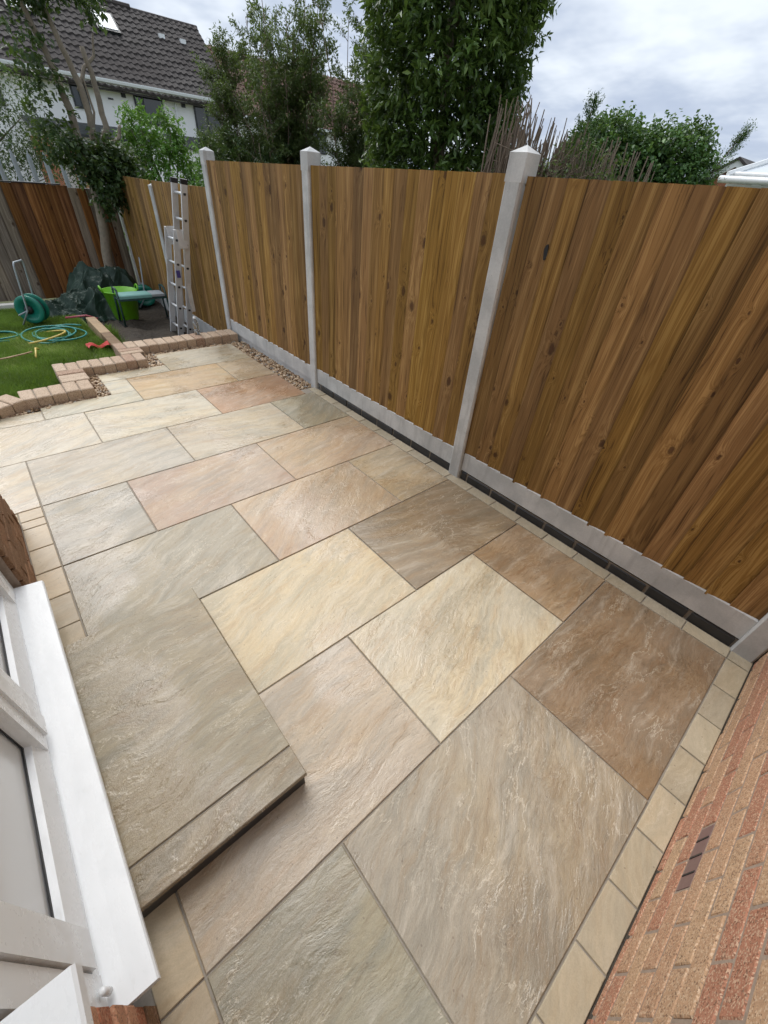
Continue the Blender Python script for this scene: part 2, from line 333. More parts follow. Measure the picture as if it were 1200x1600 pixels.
# ------------------------------------------------------------------ mesh helpers
class MB:
    def __init__(s): s.v = []; s.f = []
    def box(s, x0, x1, y0, y1, z0, z1):
        i = len(s.v); s.v += [(x0,y0,z0),(x1,y0,z0),(x1,y1,z0),(x0,y1,z0),(x0,y0,z1),(x1,y0,z1),(x1,y1,z1),(x0,y1,z1)]
        s.f += [tuple(i+k for k in q) for q in ((3,2,1,0),(4,5,6,7),(0,1,5,4),(1,2,6,5),(2,3,7,6),(3,0,4,7))]; return s
    def cbox(s, x0, x1, y0, y1, z0, z1, c, axes='z'):
        """box with chamfered top edges"""
        i = len(s.v)
        for z, e in ((z0, 0), (z1-c, 0), (z1, c)): s.v += [(x0+e,y0+e,z),(x1-e,y0+e,z),(x1-e,y1-e,z),(x0+e,y1-e,z)]
        s.f.append((i+3,i+2,i+1,i)); s.f.append((i+8,i+9,i+10,i+11))
        for a in (0, 4):
            for k in range(4): s.f.append((i+a+k, i+a+(k+1)%4, i+a+4+(k+1)%4, i+a+4+k))
        return s
    def hexa(s, p):                  # 8 points, bottom ring then top ring
        i = len(s.v); s.v += [tuple(q) for q in p]
        s.f += [tuple(i+k for k in q) for q in ((3,2,1,0),(4,5,6,7),(0,1,5,4),(1,2,6,5),(2,3,7,6),(3,0,4,7))]; return s
    def prism(s, poly, z0, z1, axis='z'):
        n = len(poly); i = len(s.v)
        def P(a, b, c): return {'z': (a, b, c), 'y': (a, c, b), 'x': (c, a, b)}[axis]
        s.v += [P(a, b, z0) for a, b in poly] + [P(a, b, z1) for a, b in poly]
        s.f.append(tuple(i+k for k in reversed(range(n)))); s.f.append(tuple(i+n+k for k in range(n)))
        for k in range(n): s.f.append((i+k, i+(k+1) % n, i+n+(k+1) % n, i+n+k))
        return s
    def tube(s, pts, rad, n=8, cap=True):
        pts = [Vector(p) for p in pts]; m = len(pts)
        if not hasattr(rad, '__len__'): rad = [rad]*m
        ref = Vector((0, 0, 1)); i0 = len(s.v)
        for k, p in enumerate(pts):
            d = (pts[min(k+1, m-1)] - pts[max(k-1, 0)]).normalized()
            if k == 0:
                a = d.cross(ref if abs(d.dot(ref)) < .9 else Vector((1, 0, 0))).normalized()
            else: a = (a - d*a.dot(d)).normalized()
            b = d.cross(a)
            for j in range(n):
                t = 2*math.pi*j/n; s.v.append(tuple(p + (a*math.cos(t) + b*math.sin(t))*rad[k]))
        for k in range(m-1):
            for j in range(n):
                a0 = i0+k*n+j; b0 = i0+k*n+(j+1) % n; s.f.append((a0, b0, b0+n, a0+n))
        if cap: s.f.append(tuple(i0+j for j in reversed(range(n)))); s.f.append(tuple(i0+(m-1)*n+j for j in range(n)))
        return s
    def lathe(s, prof, c=(0,0,0), n=24, axis=Vector((0,0,1))):
        q = Vector((0,0,1)).rotation_difference(Vector(axis)); c = Vector(c); i0 = len(s.v); m = len(prof)
        for r, h in prof:
            for j in range(n):
                t = 2*math.pi*j/n; s.v.append(tuple(c + q @ Vector((r*math.cos(t), r*math.sin(t), h))))
        for k in range(m-1):
            for j in range(n):
                a0 = i0+k*n+j; b0 = i0+k*n+(j+1) % n; s.f.append((a0, b0, b0+n, a0+n))
        return s
    def mesh(s, name='m', smooth=False):
        me = bpy.data.meshes.new(name); me.from_pydata(s.v, [], s.f); me.validate()
        if smooth: me.polygons.foreach_set('use_smooth', [True]*len(me.polygons))
        me.update(); return me

def obj(name, me, mat=None, parent=None, loc=(0,0,0), rot=(0,0,0), smooth=False):
    if isinstance(me, MB): me = me.mesh(name, smooth)
    o = bpy.data.objects.new(name, me); COL.objects.link(o)
    if mat and len(me.materials) == 0: me.materials.append(MATS[mat])
    o.location = loc; o.rotation_euler = rot
    if parent: o.parent = parent
    return o
def empty(name, loc=(0,0,0), rot=(0,0,0)):
    o = bpy.data.objects.new(name, None); COL.objects.link(o); o.location = loc; o.rotation_euler = rot; o.empty_display_size = .1; return o
def tag(o, label=None, cat=None, group=None, kind=None):
    if label: o['label'] = label
    if cat: o['category'] = cat
    if group: o['group'] = group
    if kind: o['kind'] = kind
    return o
def lin(*c): return tuple(((v/255)/12.92 if v/255 <= .04045 else ((v/255+.055)/1.055)**2.4) for v in c)

# ================================================================== GROUND
g = MB(); g.box(-300, 400, -200, 500, -1.2, -.42); tag(obj('ground', g, 'earth'), kind='structure')

# patio: mortar bed with slabs and setts laid in it
pm = MB()
pm.prism([(-1.2, -.5), (2.21, -.5), (2.21, 3.40), (1.985, 3.40), (1.985, 4.985), (1.110, 4.985), (1.110, 4.645), (.495, 4.645), (.495, 4.135), (-.03, 4.135), (-.03, 4.07), (-1.2, 4.07)], -.30, -.006)
patio = tag(obj('patio', pm, 'joint'), kind='structure')
J = .0031
def slab(x0, x1, y0, y1, rgb, rust=.0, name='slab', mat='stone', z=0., parent=None, th=.028, dz=None):
    cx, cy = (x0+x1)/2, (y0+y1)/2; w, h = (x1-x0)/2-J, (y1-y0)/2-J
    o = obj(name, MB().cbox(-w, w, -h, h, -th, 0, .0025 if name == 'slab' else .002), mat, parent or patio,
            (cx, cy, z + (random.uniform(-.0012, .0012) if dz is None else dz)), (R(random.uniform(-.07, .07)), R(random.uniform(-.07, .07)), R(random.uniform(-.1, .1))))
    rgb = tuple(.80*a_ + .20*b_ for a_, b_ in zip(rgb, (183, 170, 148)))
    o.color = (*lin(*rgb), rust*.75); return o
c0, c1, c2, c3, c4, c5 = -.229, .232, .683, 1.140, 1.598, 2.061
y_ = [-.348, .264, .869, 1.478, 2.091, 2.694, 3.293, 3.885, 4.450, 4.985]
SL = [
 (c0, .213, y_[0], y_[1], (156,152,134), 0), (.213, 1.135, y_[0], y_[1], (166,156,139), .05), (1.135, c5, y_[0], y_[1], (143,121,97), .12),
 (c0, c2, y_[1], y_[2], (190,175,155), .05), (c2, c4, y_[1], y_[2], (208,197,172), .0), (c4, c5, y_[1], y_[2], (165,140,111), .15),
 (c0, c1, y_[2], y_[3], (200,186,158), 0), (c1, c3, y_[2], y_[3], (206,191,160), .1), (c3, c5, y_[2], y_[3], (148,132,110), .12),
 (c0, .672, y_[3], y_[4], (160,152,134), 0), (.672, 1.593, y_[3], y_[4], (190,170,146), .5), (1.593, c5, y_[3], y_[4], (184,167,140), .15),
 (c0, .233, y_[4], y_[5], (160,154,141), 0), (.233, 1.150, y_[4], y_[5], (180,161,143), .8), (1.150, c5, y_[4], y_[5], (188,166,139), .45),
 (-.689, c0, y_[5], y_[6], (200,191,176), 0), (c0, c2, y_[5], y_[6], (182,174,160), .12), (c2, c4, y_[5], y_[6], (188,177,156), .2), (c4, c5, y_[5], y_[6], (160,155,137), 0),
 (-.689, .233, y_[6], y_[7], (202,193,175), .1), (.233, 1.148, y_[6], y_[7], (203,194,173), .05), (1.148, 1.985, y_[6], y_[7], (178,145,118), .9),
 (-.60, -.030, y_[7], 4.07, (196,188,170), 0), (-.030, .695, y_[7], 4.13, (190,184,164), .0), (.497, .695, 4.13, y_[8], (196,190,173), 0),
 (.695, 1.578, y_[7], y_[8], (190,166,128), .45), (1.578, 1.985, y_[7], y_[8], (188,169,141), .2),
 (.497, 1.113, y_[8], 4.645, (198,191,172), 0), (1.113, 1.985, y_[8], y_[9], (182,174,155), .1)]
for a in SL:
    slab(*a)
# setts along the fence, the house wall and the door wall
def sett(x0, x1, y0, y1, base=(184, 174, 153)):
    k = random.uniform(.92, 1.04); slab(x0, x1, y0, y1, tuple(min(255, v*k) for v in base), .05, 'sett', 'stone_sett')
yy = -.350
while yy < 3.25:
    sett(2.061, 2.146, yy, yy+.2075); yy += .2075
sett(2.061, 2.146, -.446, -.350)
xx = 2.061
while xx > -.2:
    sett(xx-.2083, xx, -.446, -.348, (186, 175, 152)); xx -= .2083
for a, b_ in ((2.694, 2.585), (2.585, 2.508), (2.508, 2.302), (2.302, 2.095), (2.095, 1.888), (1.888, 1.681), (1.681, 1.474), (.79, .264), (.264, .165), (.165, -.04), (-.04, -.248)):
    sett(-.345, -.229, b_, a, (192, 174, 145))
for i in range(3): sett(-.345-.21*(i+1), -.345-.21*i, 2.60, 2.694, (196, 182, 154))

# lawn sloping down to the back fence, soil bed beside it
def gz(y): return -.025 - .055*(y-4.4)
lm = MB(); nx, ny = 16, 34
for j in range(ny+1):
    for i in range(nx+1):
        x = -1.6 + 2.48*i/nx; y = 4.15 + 4.95*j/ny
        lm.v.append((x, y, gz(y)-.022 + .012*math.sin(x*5+y*3) + .01*math.sin(y*7-x*2)))
for j in range(ny):
    for i in range(nx): a = j*(nx+1)+i; lm.f.append((a, a+1, a+nx+2, a+nx+1))
lawn = tag(obj('lawn', lm, 'lawn_base', smooth=True), kind='structure')
sm = MB(); nx, ny = 26, 72
for j in range(ny+1):
    for i in range(nx+1):
        x = .93 + 1.25*i/nx; y = 5.2 + 4.05*j/ny
        sm.v.append((x, y, -.27 + .035*math.sin(x*9+y*4)*math.sin(y*6.3-x*3) + random.uniform(-.012, .012)))
for j in range(ny):
    for i in range(nx): a = j*(nx+1)+i; sm.f.append((a, a+1, a+nx+2, a+nx+1))
tag(obj('soil_bed', sm, 'soil', smooth=True), kind='structure')

# ------------------------------------------------------------------ step at the door
st = tag(empty('door_step', (-.07, .975, 0)), 'low sandstone step in front of the white door', 'step')
o = slab(-.375+.07, .222+.07, .582-.975, 1.478-.975, (152,142,120), .12, 'slab', 'stone', .101, st, .022, 0)
o = slab(-.375+.07, .222+.07, .471-.975, .582-.975, (152,139,116), .1, 'slab', 'stone', .101, st, .022, 0)
obj('pointing', MB().box(-.300, .288, -.398, -.388, .070, .0955), 'joint', st)
obj('riser', MB().box(-.295, .282, -.494, .47, -.012, .0785), 'brick_black', st)  # black colour paints the shadow under the slab overhang onto the riser

# ================================================================== OWN HOUSE (brick wall, door)
house = tag(empty('brick_house', (0, -.6, 0)), 'own brick house with white door on the left and speckled wall at right', 'house')
def part(name, mb, mat, parent=house, smooth=False):
    o = obj(name, mb, mat, None, smooth=smooth); o.parent = parent
    if parent is house: o.matrix_parent_inverse = Matrix.Translation((0, .6, 0))
    return o
# wall beside the camera: mortar plane with proud bricks
BH, BL, BG = .065, .215, .010
def brick_mesh(l, h, d, jit):
    m = MB(); ch = .0025
    nx_ = max(2, int(l/.03)); pts = []
    # front face at y=0 towards -y handled by rotation; small uneven outline
    m.v = [(0,0,0),(l,0,0),(l,0,h),(0,0,h)]
    m.v = [(ch+random.uniform(-jit,jit),0,ch+random.uniform(-jit,jit)),(l-ch+random.uniform(-jit,jit),0,ch+random.uniform(-jit,jit)),(l-ch+random.uniform(-jit,jit),0,h-ch+random.uniform(-jit,jit)),(ch+random.uniform(-jit,jit),0,h-ch+random.uniform(-jit,jit)),
           (0,ch,0),(l,ch,0),(l,ch,h),(0,ch,h),(0,d,0),(l,d,0),(l,d,h),(0,d,h)]
    m.f = [(0,1,2,3)] + [(k+4,(k+1)%4+4,(k+1)%4,k) for k in range(4)] + [(k+8,(k+1)%4+8,(k+1)%4+4,k+4) for k in range(4)]
    return m.mesh('brick')
full = [brick_mesh(BL, BH, .03, .002) for _ in range(6)]
wall = part('wall', MB().box(.02, 2.30, -.60, -.4490, -.3, 1.30), 'mortar_wall')
vent_at = (.895, 1.115, 2)        # x range and course of the air vent
for ci in range(18):
    z = -.035 + ci*(BH+BG); off = (ci % 2)*.1125 + .03; x = -.2 + off
    while x < 2.12:
        l = min(BL, 2.135-x)
        if ci == 3 and x < 1.0 < x+BL:
            vx = x; x += BL+BG; continue
        if x > .18 and l > .05:
            o = obj('brick', random.choice(full) if l == BL else brick_mesh(l, BH, .03, .002), 'brick_wall', None)
            o.rotation_euler = (0, 0, math.pi); o.location = (x+l, -.446 + random.uniform(-.0012, .0012), z)
            o.parent = wall
        x += BL+BG
# the upper wall continues plain, its bricks are out of sight
part('upper_wall', MB().box(-.34, 2.30, -.60, -.447, 1.30, 5.0), 'brick_wall')
vent = part('air_vent', MB().box(vx, vx+.215, -.47, -.4475, -.035+3*.075, .03+3*.075), 'vent_plastic')
for k in range(3):
    a = vx+.045+k*.06; part('vent_slot', MB().box(a, a+.006, -.4480, -.4460, .192, .253), 'gasket', vent)
part('mortar_fillet', MB().hexa([(-.3,-.455,-.02),(2.14,-.455,-.02),(2.14,-.440,-.02),(-.3,-.440,-.02),(-.3,-.455,.02),(2.14,-.455,.02),(2.14,-.449,.012),(-.3,-.449,.012)]), 'soil')

# door wall (faces +X): brick beside the door, low wall near the camera
dw = part('door_wall', MB().box(-1.6, -.362, 1.86, 2.575, -.3, 2.7), 'mortar_wall')
for ci in range(22):
    z = -.035 + ci*.075; y = 1.862 + (0 if ci % 2 else -.1125)
    while y < 2.56:
        a, b_ = max(y, 1.862), min(y+BL, 2.583)
        if b_-a > .04:
            o = obj('brick', brick_mesh(b_-a, BH, .03, .003), 'brick_brown', None)
            o.rotation_euler = (0, 0, math.pi/2); o.location = (-.345+random.uniform(-.004, .004), a, z)
            o.parent = dw
        y += BL+BG
    for k in range(3):               # return face of the corner (faces +Y)
        xx = -.352 - k*.225 - (0 if ci % 2 else .1)
        o = obj('brick', full[k], 'brick_brown', None); o.rotation_euler = (0, 0, math.pi); o.location = (xx, 2.588+random.uniform(-.003, .003), z)
        o.parent = dw
nw = part('low_wall', MB().box(-.60, -.362, -.44, .300, -.3, .62), 'mortar_wall')
for ci in range(9):
    z = -.055 + ci*.075; y = -.43 + (0 if ci % 2 else -.1125)
    while y < .29:
        a, b_ = max(y, -.43), min(y+BL, .300)
        if b_-a > .04:
            o = obj('brick', brick_mesh(b_-a, BH, .03, .003), 'brick_red' if ci > 1 else 'brick_brown', None)
            o.rotation_euler = (0, 0, math.pi/2); o.location = (-.343+random.uniform(-.003, .003), a, z)
            o.parent = nw
        y += BL+BG
part('roof_slab', MB().box(-1.7, -.30, -.44, 2.66, 2.70, 2.90), 'anthracite')
# white door sill with a rounded nose
sl = MB(); prof = [(-.392, .150), (-.292, .138), (-.2885, .145), (-.2885, .158), (-.292, .164), (-.345, .1705), (-.392, .177)]
sl.prism(prof, .308, 1.842, 'y'); part('door_sill', sl, 'upvc')
door = part('door', MB().box(-.452, -.386, .33, .395, .170, 2.2).box(-.452, -.386, 1.775, 1.838, .170, 2.2).box(-.452, -.388, .395, 1.775, .170, .218).box(-.452, -.386, .395, 1.775, 2.13, 2.2), 'upvc')
def leaf(y0, y1):
    lf = MB(); s = .082
    def stile(a, b_): lf.box(-.440, -.378, a, b_, .222, 2.12)
    stile(y0, y0+s); stile(y1-s, y1)
    for z0, z1 in ((.222, .300), (2.03, 2.12)):
        # rail with a sloping glazing bead
        i = len(lf.v); lf.hexa([(-.440,y0+s,z0),(-.380,y0+s,z0),(-.380,y1-s,z0),(-.440,y1-s,z0),(-.440,y0+s,z1),(-.396,y0+s,z1-.012),(-.396,y1-s,z1-.012),(-.440,y1-s,z1)])
    o = part('door_leaf', lf, 'upvc', door)
    gk = MB(); a, b_ = y0+s, y1-s
    gk.box(-.4145, -.4115, a, b_, .295, .304); gk.box(-.4145, -.4115, a, a+.006, .304, 2.03); gk.box(-.4145, -.4115, b_-.006, b_, .304, 2.03)
    part('gasket', gk, 'gasket', door); part('door_panel', MB().box(-.424, -.417, a-.01, b_+.01, .28, 2.04), 'upvc_panel', door)
leaf(.40, 1.070); leaf(1.078, 1.770)
part('mullion_cover', MB().box(-.384, -.370, 1.040, 1.108, .225, 2.12), 'upvc', door)
part('hinge', MB().lathe([(0,0),(.008,0),(.008,.045),(0,.045)], (-.374, .352, .19), 12), 'upvc', door, True)
ws = MB(); ws.prism([(-.60, .640), (-.288, .640), (-.2835, .646), (-.2835, .672), (-.288, .678), (-.60, .700)], -.44, .302, 'y'); part('window_sill', ws, 'upvc')
part('window_frame', MB().box(-.46, -.39, -.44, -.38, .70, 2.1).box(-.46, -.39, .24, .302, .70, 2.1).box(-.46, -.39, -.38, .24, .70, .76), 'upvc')
part('window_pane', MB().box(-.43, -.425, -.38, .24, .76, 2.1), 'dark_glass')

# ================================================================== SIDE FENCE
POSTS = [(-.393, 0., 1.86), (1.500, .030, 1.842), (3.390, .020, 1.812), (5.325, .0, 1.785), (7.250, .0, 1.405), (9.140, .0, 1.405)]
post_lab = ['short visible foot of grey concrete post tight against the brick wall', 'tallest nearest whole grey concrete fence post between the two largest panels',
            'grey concrete fence post where pebble strip meets the stone setts', 'grey concrete fence post at end of the raised brick edging',
            'thin far concrete post behind the ladder and the teal bench', 'corner concrete post where side fence meets the back fence']
def concrete_post(x, y, lean, top, z0, label):
    w, d = .049, .10
    p = empty('concrete_post', (x, y, z0)); tag(p, label, 'fence post', 'concrete fence posts')
    h = top - z0; m = MB(); a = .009
    # H section shaft
    def ring(s0, s1):
        return [(0, -w+a), (a, -w), (.036, -w), (.036, -w+.016), (.078, -w+.016), (.078, -w), (d+.012-a, -w), (d+.012, -w+a), (d+.012, w-a), (d+.012-a, w), (.078, w), (.078, w-.016), (.036, w-.016), (.036, w), (a, w), (0, w-a)]
    poly = ring(0, 0); n = len(poly); hs = h-.14
    for z in (0, hs): m.v += [(px_, py_ + lean*z/h, z) for px_, py_ in poly]
    m.f.append(tuple(n+k for k in range(n)))
    for k in range(n): m.f.append((k, (k+1) % n, n+(k+1) % n, n+k))
    obj('shaft', m, 'concrete', p)
    c = MB(); e = .0006; q = lean*hs/h
    b4 = [(-e, -w-e+q), (d+.012+e, -w-e+q), (d+.012+e, w+e+q), (-e, w+e+q)]
    c.v = [(px_, py_, hs) for px_, py_ in b4] + [(px_, py_, h-.030) for px_, py_ in b4] + [(d/2+.006, q, h)]
    c.f = [(3,2,1,0)] + [(k, (k+1) % 4, (k+1) % 4+4, k+4) for k in range(4)] + [(k+4, (k+1) % 4+4, 8) for k in range(4)]
    obj('cap', c, 'concrete', p); return p
for i, (y, lean, top) in enumerate(POSTS):
    concrete_post(2.128, y, lean, top, -.03 if i < 4 else -.33, post_lab[i])

def feather_board(w, h, t0, t1):
    """thick edge at +y (far side)"""
    m = MB(); n = 3
    wob = [random.uniform(-.0018, .0018) for _ in range(n+1)]
    for k in range(n+1):
        z = h*k/n
        m.v += [(-t1+wob[k], -w/2, z), (0, -w/2, z), (0, w/2, z), (-t0+wob[k], w/2, z)]
    m.f.append((0, 1, 2, 3)); m.f.append((4*n+3, 4*n+2, 4*n+1, 4*n))
    for k in range(n):
        for j in range(4): a = 4*k; m.f.append((a+j, a+4+j, a+4+(j+1) % 4, a+(j+1) % 4))
    m.f = [tuple(reversed(q)) for q in m.f]
    return m.mesh('board')
def fence_panel(y0, y1, z0, ztop0, ztop1, label, mat='fence_wood', nb=17, x=2.168, group='side fence panels'):
    """y0 near end, y1 far end; tops differ a little along the run"""
    p = empty('fence_panel', (x, (y0+y1)/2, z0)); tag(p, label, 'fence panel', group)
    pitch = (y1-y0)/nb; cy = (y0+y1)/2
    for k in range(nb):
        yc = y0 + pitch*(k+.5); f = (yc-y0)/(y1-y0); top = ztop0*(1-f)+ztop1*f
        dz = random.uniform(-.004, .004)
        me = feather_board(pitch+.016, top-z0-.002-dz, .0205, .0055)
        o = obj('board', me, mat, p, (random.uniform(-.001, .001), yc-cy+.003, dz))
        o.rotation_euler = (R(random.uniform(-.12, .12)), 0, 0)
    for zz in (.10, .78, 1.40):
        obj('rail', MB().box(.003, .038, y0-cy+.01, y1-cy-.01, zz, zz+.07), mat, p)
    return p
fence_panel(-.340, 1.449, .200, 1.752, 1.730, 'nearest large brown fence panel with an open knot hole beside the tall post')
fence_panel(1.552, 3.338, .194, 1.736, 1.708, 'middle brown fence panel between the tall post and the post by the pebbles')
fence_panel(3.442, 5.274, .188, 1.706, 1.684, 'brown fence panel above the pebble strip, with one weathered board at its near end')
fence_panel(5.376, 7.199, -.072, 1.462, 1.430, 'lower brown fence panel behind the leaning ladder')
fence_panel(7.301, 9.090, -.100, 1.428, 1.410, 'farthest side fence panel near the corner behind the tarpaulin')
# open knot hole in the nearest panel
kh = MB(); kc = Vector((2.1545, 1.262, 1.447)); n = 14
hole = [(kc.x, kc.y+.011*math.cos(a)*(1+.25*math.sin(2*a)), kc.z+.034*math.sin(a)) for a in [2*math.pi*k/n for k in range(n)]]
kp = [o for o in COL.objects if o.name == 'fence_panel'][0]
kh.v = [(a-kp.location.x-.0015, b_-kp.location.y, c-kp.location.z) for a, b_, c in hole] + [(a-kp.location.x+.004, b_-kp.location.y, c-kp.location.z) for a, b_, c in hole]
kh.f = [tuple(reversed(range(n)))] + [(k, (k+1) % n, (k+1) % n+n, k+n) for k in range(n)]
tag(obj('knot_hole', kh, 'gasket', kp), 'dark open knot hole')

def gravel_board(y0, y1, z0, z1, label):
    m = MB(); m.cbox(0, .05, -(y1-y0)/2, (y1-y0)/2, 0, z1-z0, .004)
    return tag(obj('gravel_board', m, 'concrete', None, (2.148, (y0+y1)/2, z0)), label, 'gravel board', 'concrete gravel boards')
gravel_board(-.343, 1.450, .070, .210, 'pale concrete gravel board under the nearest large fence panel')
gravel_board(1.551, 3.340, .062, .200, 'pale concrete gravel board under the middle fence panel')
gravel_board(3.441, 5.275, .050, .192, 'pale concrete gravel board above the pebble strip')
lb = tag(obj('gravel_board', MB().box(0, .04, -.916, .916, 0, .145), 'concrete', None, (2.160, 4.358, -.10)), 'recessed lower concrete board half buried in the pebble strip', 'gravel board', 'concrete gravel boards')
gravel_board(5.377, 7.200, -.30, -.070, 'concrete gravel board behind the ladder and plastic bottle')
gravel_board(7.301, 9.090, -.32, -.095, 'concrete gravel board behind the bench and hose reel near the corner')

# black bricks below the gravel boards
def plinth(ya, yb, label):
    p = tag(empty('brick_plinth', (2.16, (ya+yb)/2, 0)), label, 'brick course', 'black brick courses')
    obj('mortar_bed', MB().box(-.004, .08, ya-(ya+yb)/2, yb-(ya+yb)/2, -.04, .056), 'mortar', p)
    y = ya + .004
    while y < yb-.03:
        l = min(.213, yb-y-.004); me = MB().cbox(-.010, .05, -l/2+.0065, l/2-.0065, -.03, .062+random.uniform(-.006, .003), .012)
        obj('brick', me, 'brick_black', p, (random.uniform(-.003, .002), y+l/2-(ya+yb)/2, 0), (0, 0, R(random.uniform(-.6, .6))))
        y += .2165
plinth(-.345, 1.452, 'row of black bricks under the nearest gravel board')
plinth(1.552, 3.30, 'row of black bricks under the middle gravel board')

# back fence: two panels of different age
def back_panel(x0, x1, ztop, mats, label, zb=-.30):
    p = tag(empty('fence_panel', ((x0+x1)/2, 9.33, zb)), label, 'fence panel', 'back fence panels'); cx = (x0+x1)/2
    nb = int((x1-x0)/.118); pitch = (x1-x0)/nb
    for k in range(nb):
        me = feather_board(pitch+.014, ztop-zb+random.uniform(-.006, .006), .024, .006)
        o = obj('board', me, random.choice(mats), p, (x0+pitch*(k+.5)-cx, 0, 0)); o.rotation_euler = (0, 0, math.pi/2)
    obj('rail', MB().box(x0-cx, x1-cx, .004, .04, .2, .27), mats[0], p); obj('rail', MB().box(x0-cx, x1-cx, .004, .04, 1.2, 1.27), mats[0], p)
    return p
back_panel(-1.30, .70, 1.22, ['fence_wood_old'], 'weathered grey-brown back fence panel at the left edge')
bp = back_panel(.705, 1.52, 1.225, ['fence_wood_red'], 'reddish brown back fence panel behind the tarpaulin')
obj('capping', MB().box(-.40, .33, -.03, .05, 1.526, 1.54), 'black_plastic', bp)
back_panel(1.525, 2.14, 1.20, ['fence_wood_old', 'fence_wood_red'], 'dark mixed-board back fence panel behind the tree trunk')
tag(obj('sleeper', MB().cbox(-1.3, .42, -.055, .055, -.35, 0, .006), 'white_board', None, (0, 8.62, -.19)), 'pale board edging the lawn below the back fence', 'edging board')

# palisade fence beyond
pf = tag(empty('palisade_fence', (.8, 11.4, -.4)), 'grey steel palisade fence with pointed tops rising behind the back fence', 'fence')
for k in range(11):
    x = -.55 + k*.235; w = .036; m = MB()
    m.v = [(-w, 0, 0), (-w*.4, -.012, 0), (w*.4, -.012, 0), (w, 0, 0)]; hh = 1.88
    m.v += [(a, b_, hh) for a, b_, _ in m.v[:4]] + [(0, -.006, hh+.12)]
    m.f = [(0,1,5,4), (1,2,6,5), (2,3,7,6), (3,0,4,7), (4,5,8), (5,6,8), (6,7,8), (7,4,8)]
    obj('pale', m, 'galv', pf, (x, random.uniform(-.004, .004), 0))
for z in (.5, 1.45): obj('rail', MB().box(-.7, 2.1, .004, .04, z, z+.05), 'galv', pf)

# ================================================================== BRICK EDGING of the lawn
be = tag(empty('brick_edging', (.9, 4.7, 0)), 'zigzag edging of weathered bricks between the patio and the lawn', 'brick edging')
em = [brick_mesh for _ in range(1)]
EH = .080
def ebrick(cx, cy, ang, l=.1, d=.213, top=None):
    """brick on edge: l along the run, d across"""
    top = EH + random.uniform(-.004, .003) if top is None else top
    me = MB().cbox(-l/2+.0035, l/2-.0035, -d/2, d/2, -.12, 0, .007)
    obj('brick', me, 'brick_edge', be, (cx-.9, cy-4.7, top), (R(random.uniform(-.5, .5)), R(random.uniform(-.5, .5)), ang + R(random.uniform(-.8, .8))))
def run(x0, y0, x1, y1, d=.213, pitch=.1035):
    L = math.hypot(x1-x0, y1-y0); n = max(1, round(L/pitch)); a = math.atan2(y1-y0, x1-x0)
    for k in range(n):
        t = (k+.5)/n; ebrick(x0+(x1-x0)*t, y0+(y1-y0)*t, a, L/n, d)
    mm = MB().box(-L/2+.004, L/2-.004, -d/2+.008, d/2-.008, -.12, EH-.012)
    obj('mortar_bed', mm, 'mortar', be, ((x0+x1)/2-.9, (y0+y1)/2-4.7, 0), (0, 0, a))
run(-.125, 4.265, .395, 4.270)                  # A
run(-.330, 4.160, -.140, 4.255)                 # angled piece at the left
run(-.60, 3.99, -.345, 4.148)
run(.302, 4.382, .302, 4.672)                   # B
run(.195, 4.782, .975, 4.772)                   # C
run(.905, 4.886, .905, 5.060)                   # D
run(.80, 5.170, 2.125, 5.160)                   # E
tb = MB().cbox(-.055, .055, -.86, .86, -.22, 0, .006)
tag(obj('timber_edging', tb, 'timber', None, (.905, 6.15, -.035), (R(-2.4), 0, R(-1.))), 'pale timber plank edging between lawn and bare soil', 'timber edging')

# pebbles: strip in front of the edging and along the fence
def pebbles(name, regions, label, n):
    base = []; me0 = bpy.data.meshes.new('p'); import bmesh
    bm = bmesh.new(); bmesh.ops.create_icosphere(bm, subdivisions=1, radius=1); 
    V0 = np.array([v.co[:] for v in bm.verts]); F0 = np.array([[v.index for v in f.verts] for f in bm.faces]); bm.free()
    area = [abs((r[1]-r[0])*(r[3]-r[2])) for r in regions]; tot = sum(area); VV, FF, RR = [], [], []; off = 0
    for r, a in zip(regions, area):
        for _ in range(int(n*a/tot)):
            s = random.uniform(.008, .0175); sc = np.array([s*random.uniform(.9, 1.5), s*random.uniform(.7, 1.1), s*random.uniform(.5, .8)])
            q = np.array(Matrix.Rotation(random.uniform(0, 6.28), 3, 'Z') @ Matrix.Rotation(random.uniform(-.6, .6), 3, 'X'))
            v = (V0*(1+rng.uniform(-.14, .14, (len(V0), 1))))*sc @ q.T
            v += np.array([random.uniform(r[0], r[1]), random.uniform(r[2], r[3]), r[4]+random.uniform(-.016, .010)])
            VV.append(v); FF.append(F0+off); RR.append(np.full(len(V0), random.random())); off += len(V0)
    VV = np.concatenate(VV); FF = np.concatenate(FF); RR = np.concatenate(RR)
    me = bpy.data.meshes.new(name); me.from_pydata(VV.tolist(), [], FF.tolist()); me.polygons.foreach_set('use_smooth', [True]*len(FF))
    at = me.attributes.new('rnd', 'FLOAT', 'POINT'); at.data.foreach_set('value', RR.astype(np.float32))
    tag(obj(name, me, 'pebble'), label, 'gravel', kind='stuff')
pebbles('gravel', [(-.16, .40, 4.10, 4.19, -.012), (-.32, -.12, 4.06, 4.14, -.012), (.385, .50, 4.13, 4.68, -.012), (.385, 1.115, 4.635, 4.70, -.012), (.97, 1.12, 4.64, 5.08, -.012), (1.0, 2.10, 4.97, 5.09, -.012), (1.975, 2.165, 3.42, 5.0, -.014)],
        'brown pebbles filling the gaps beside the brick edging and under the fence', 3400)
for r in ((-.7, .51, 4.02, 4.30), (.36, 1.14, 4.12, 4.80), (.94, 2.17, 4.6, 5.18), (1.96, 2.17, 3.40, 5.1)):
    pass
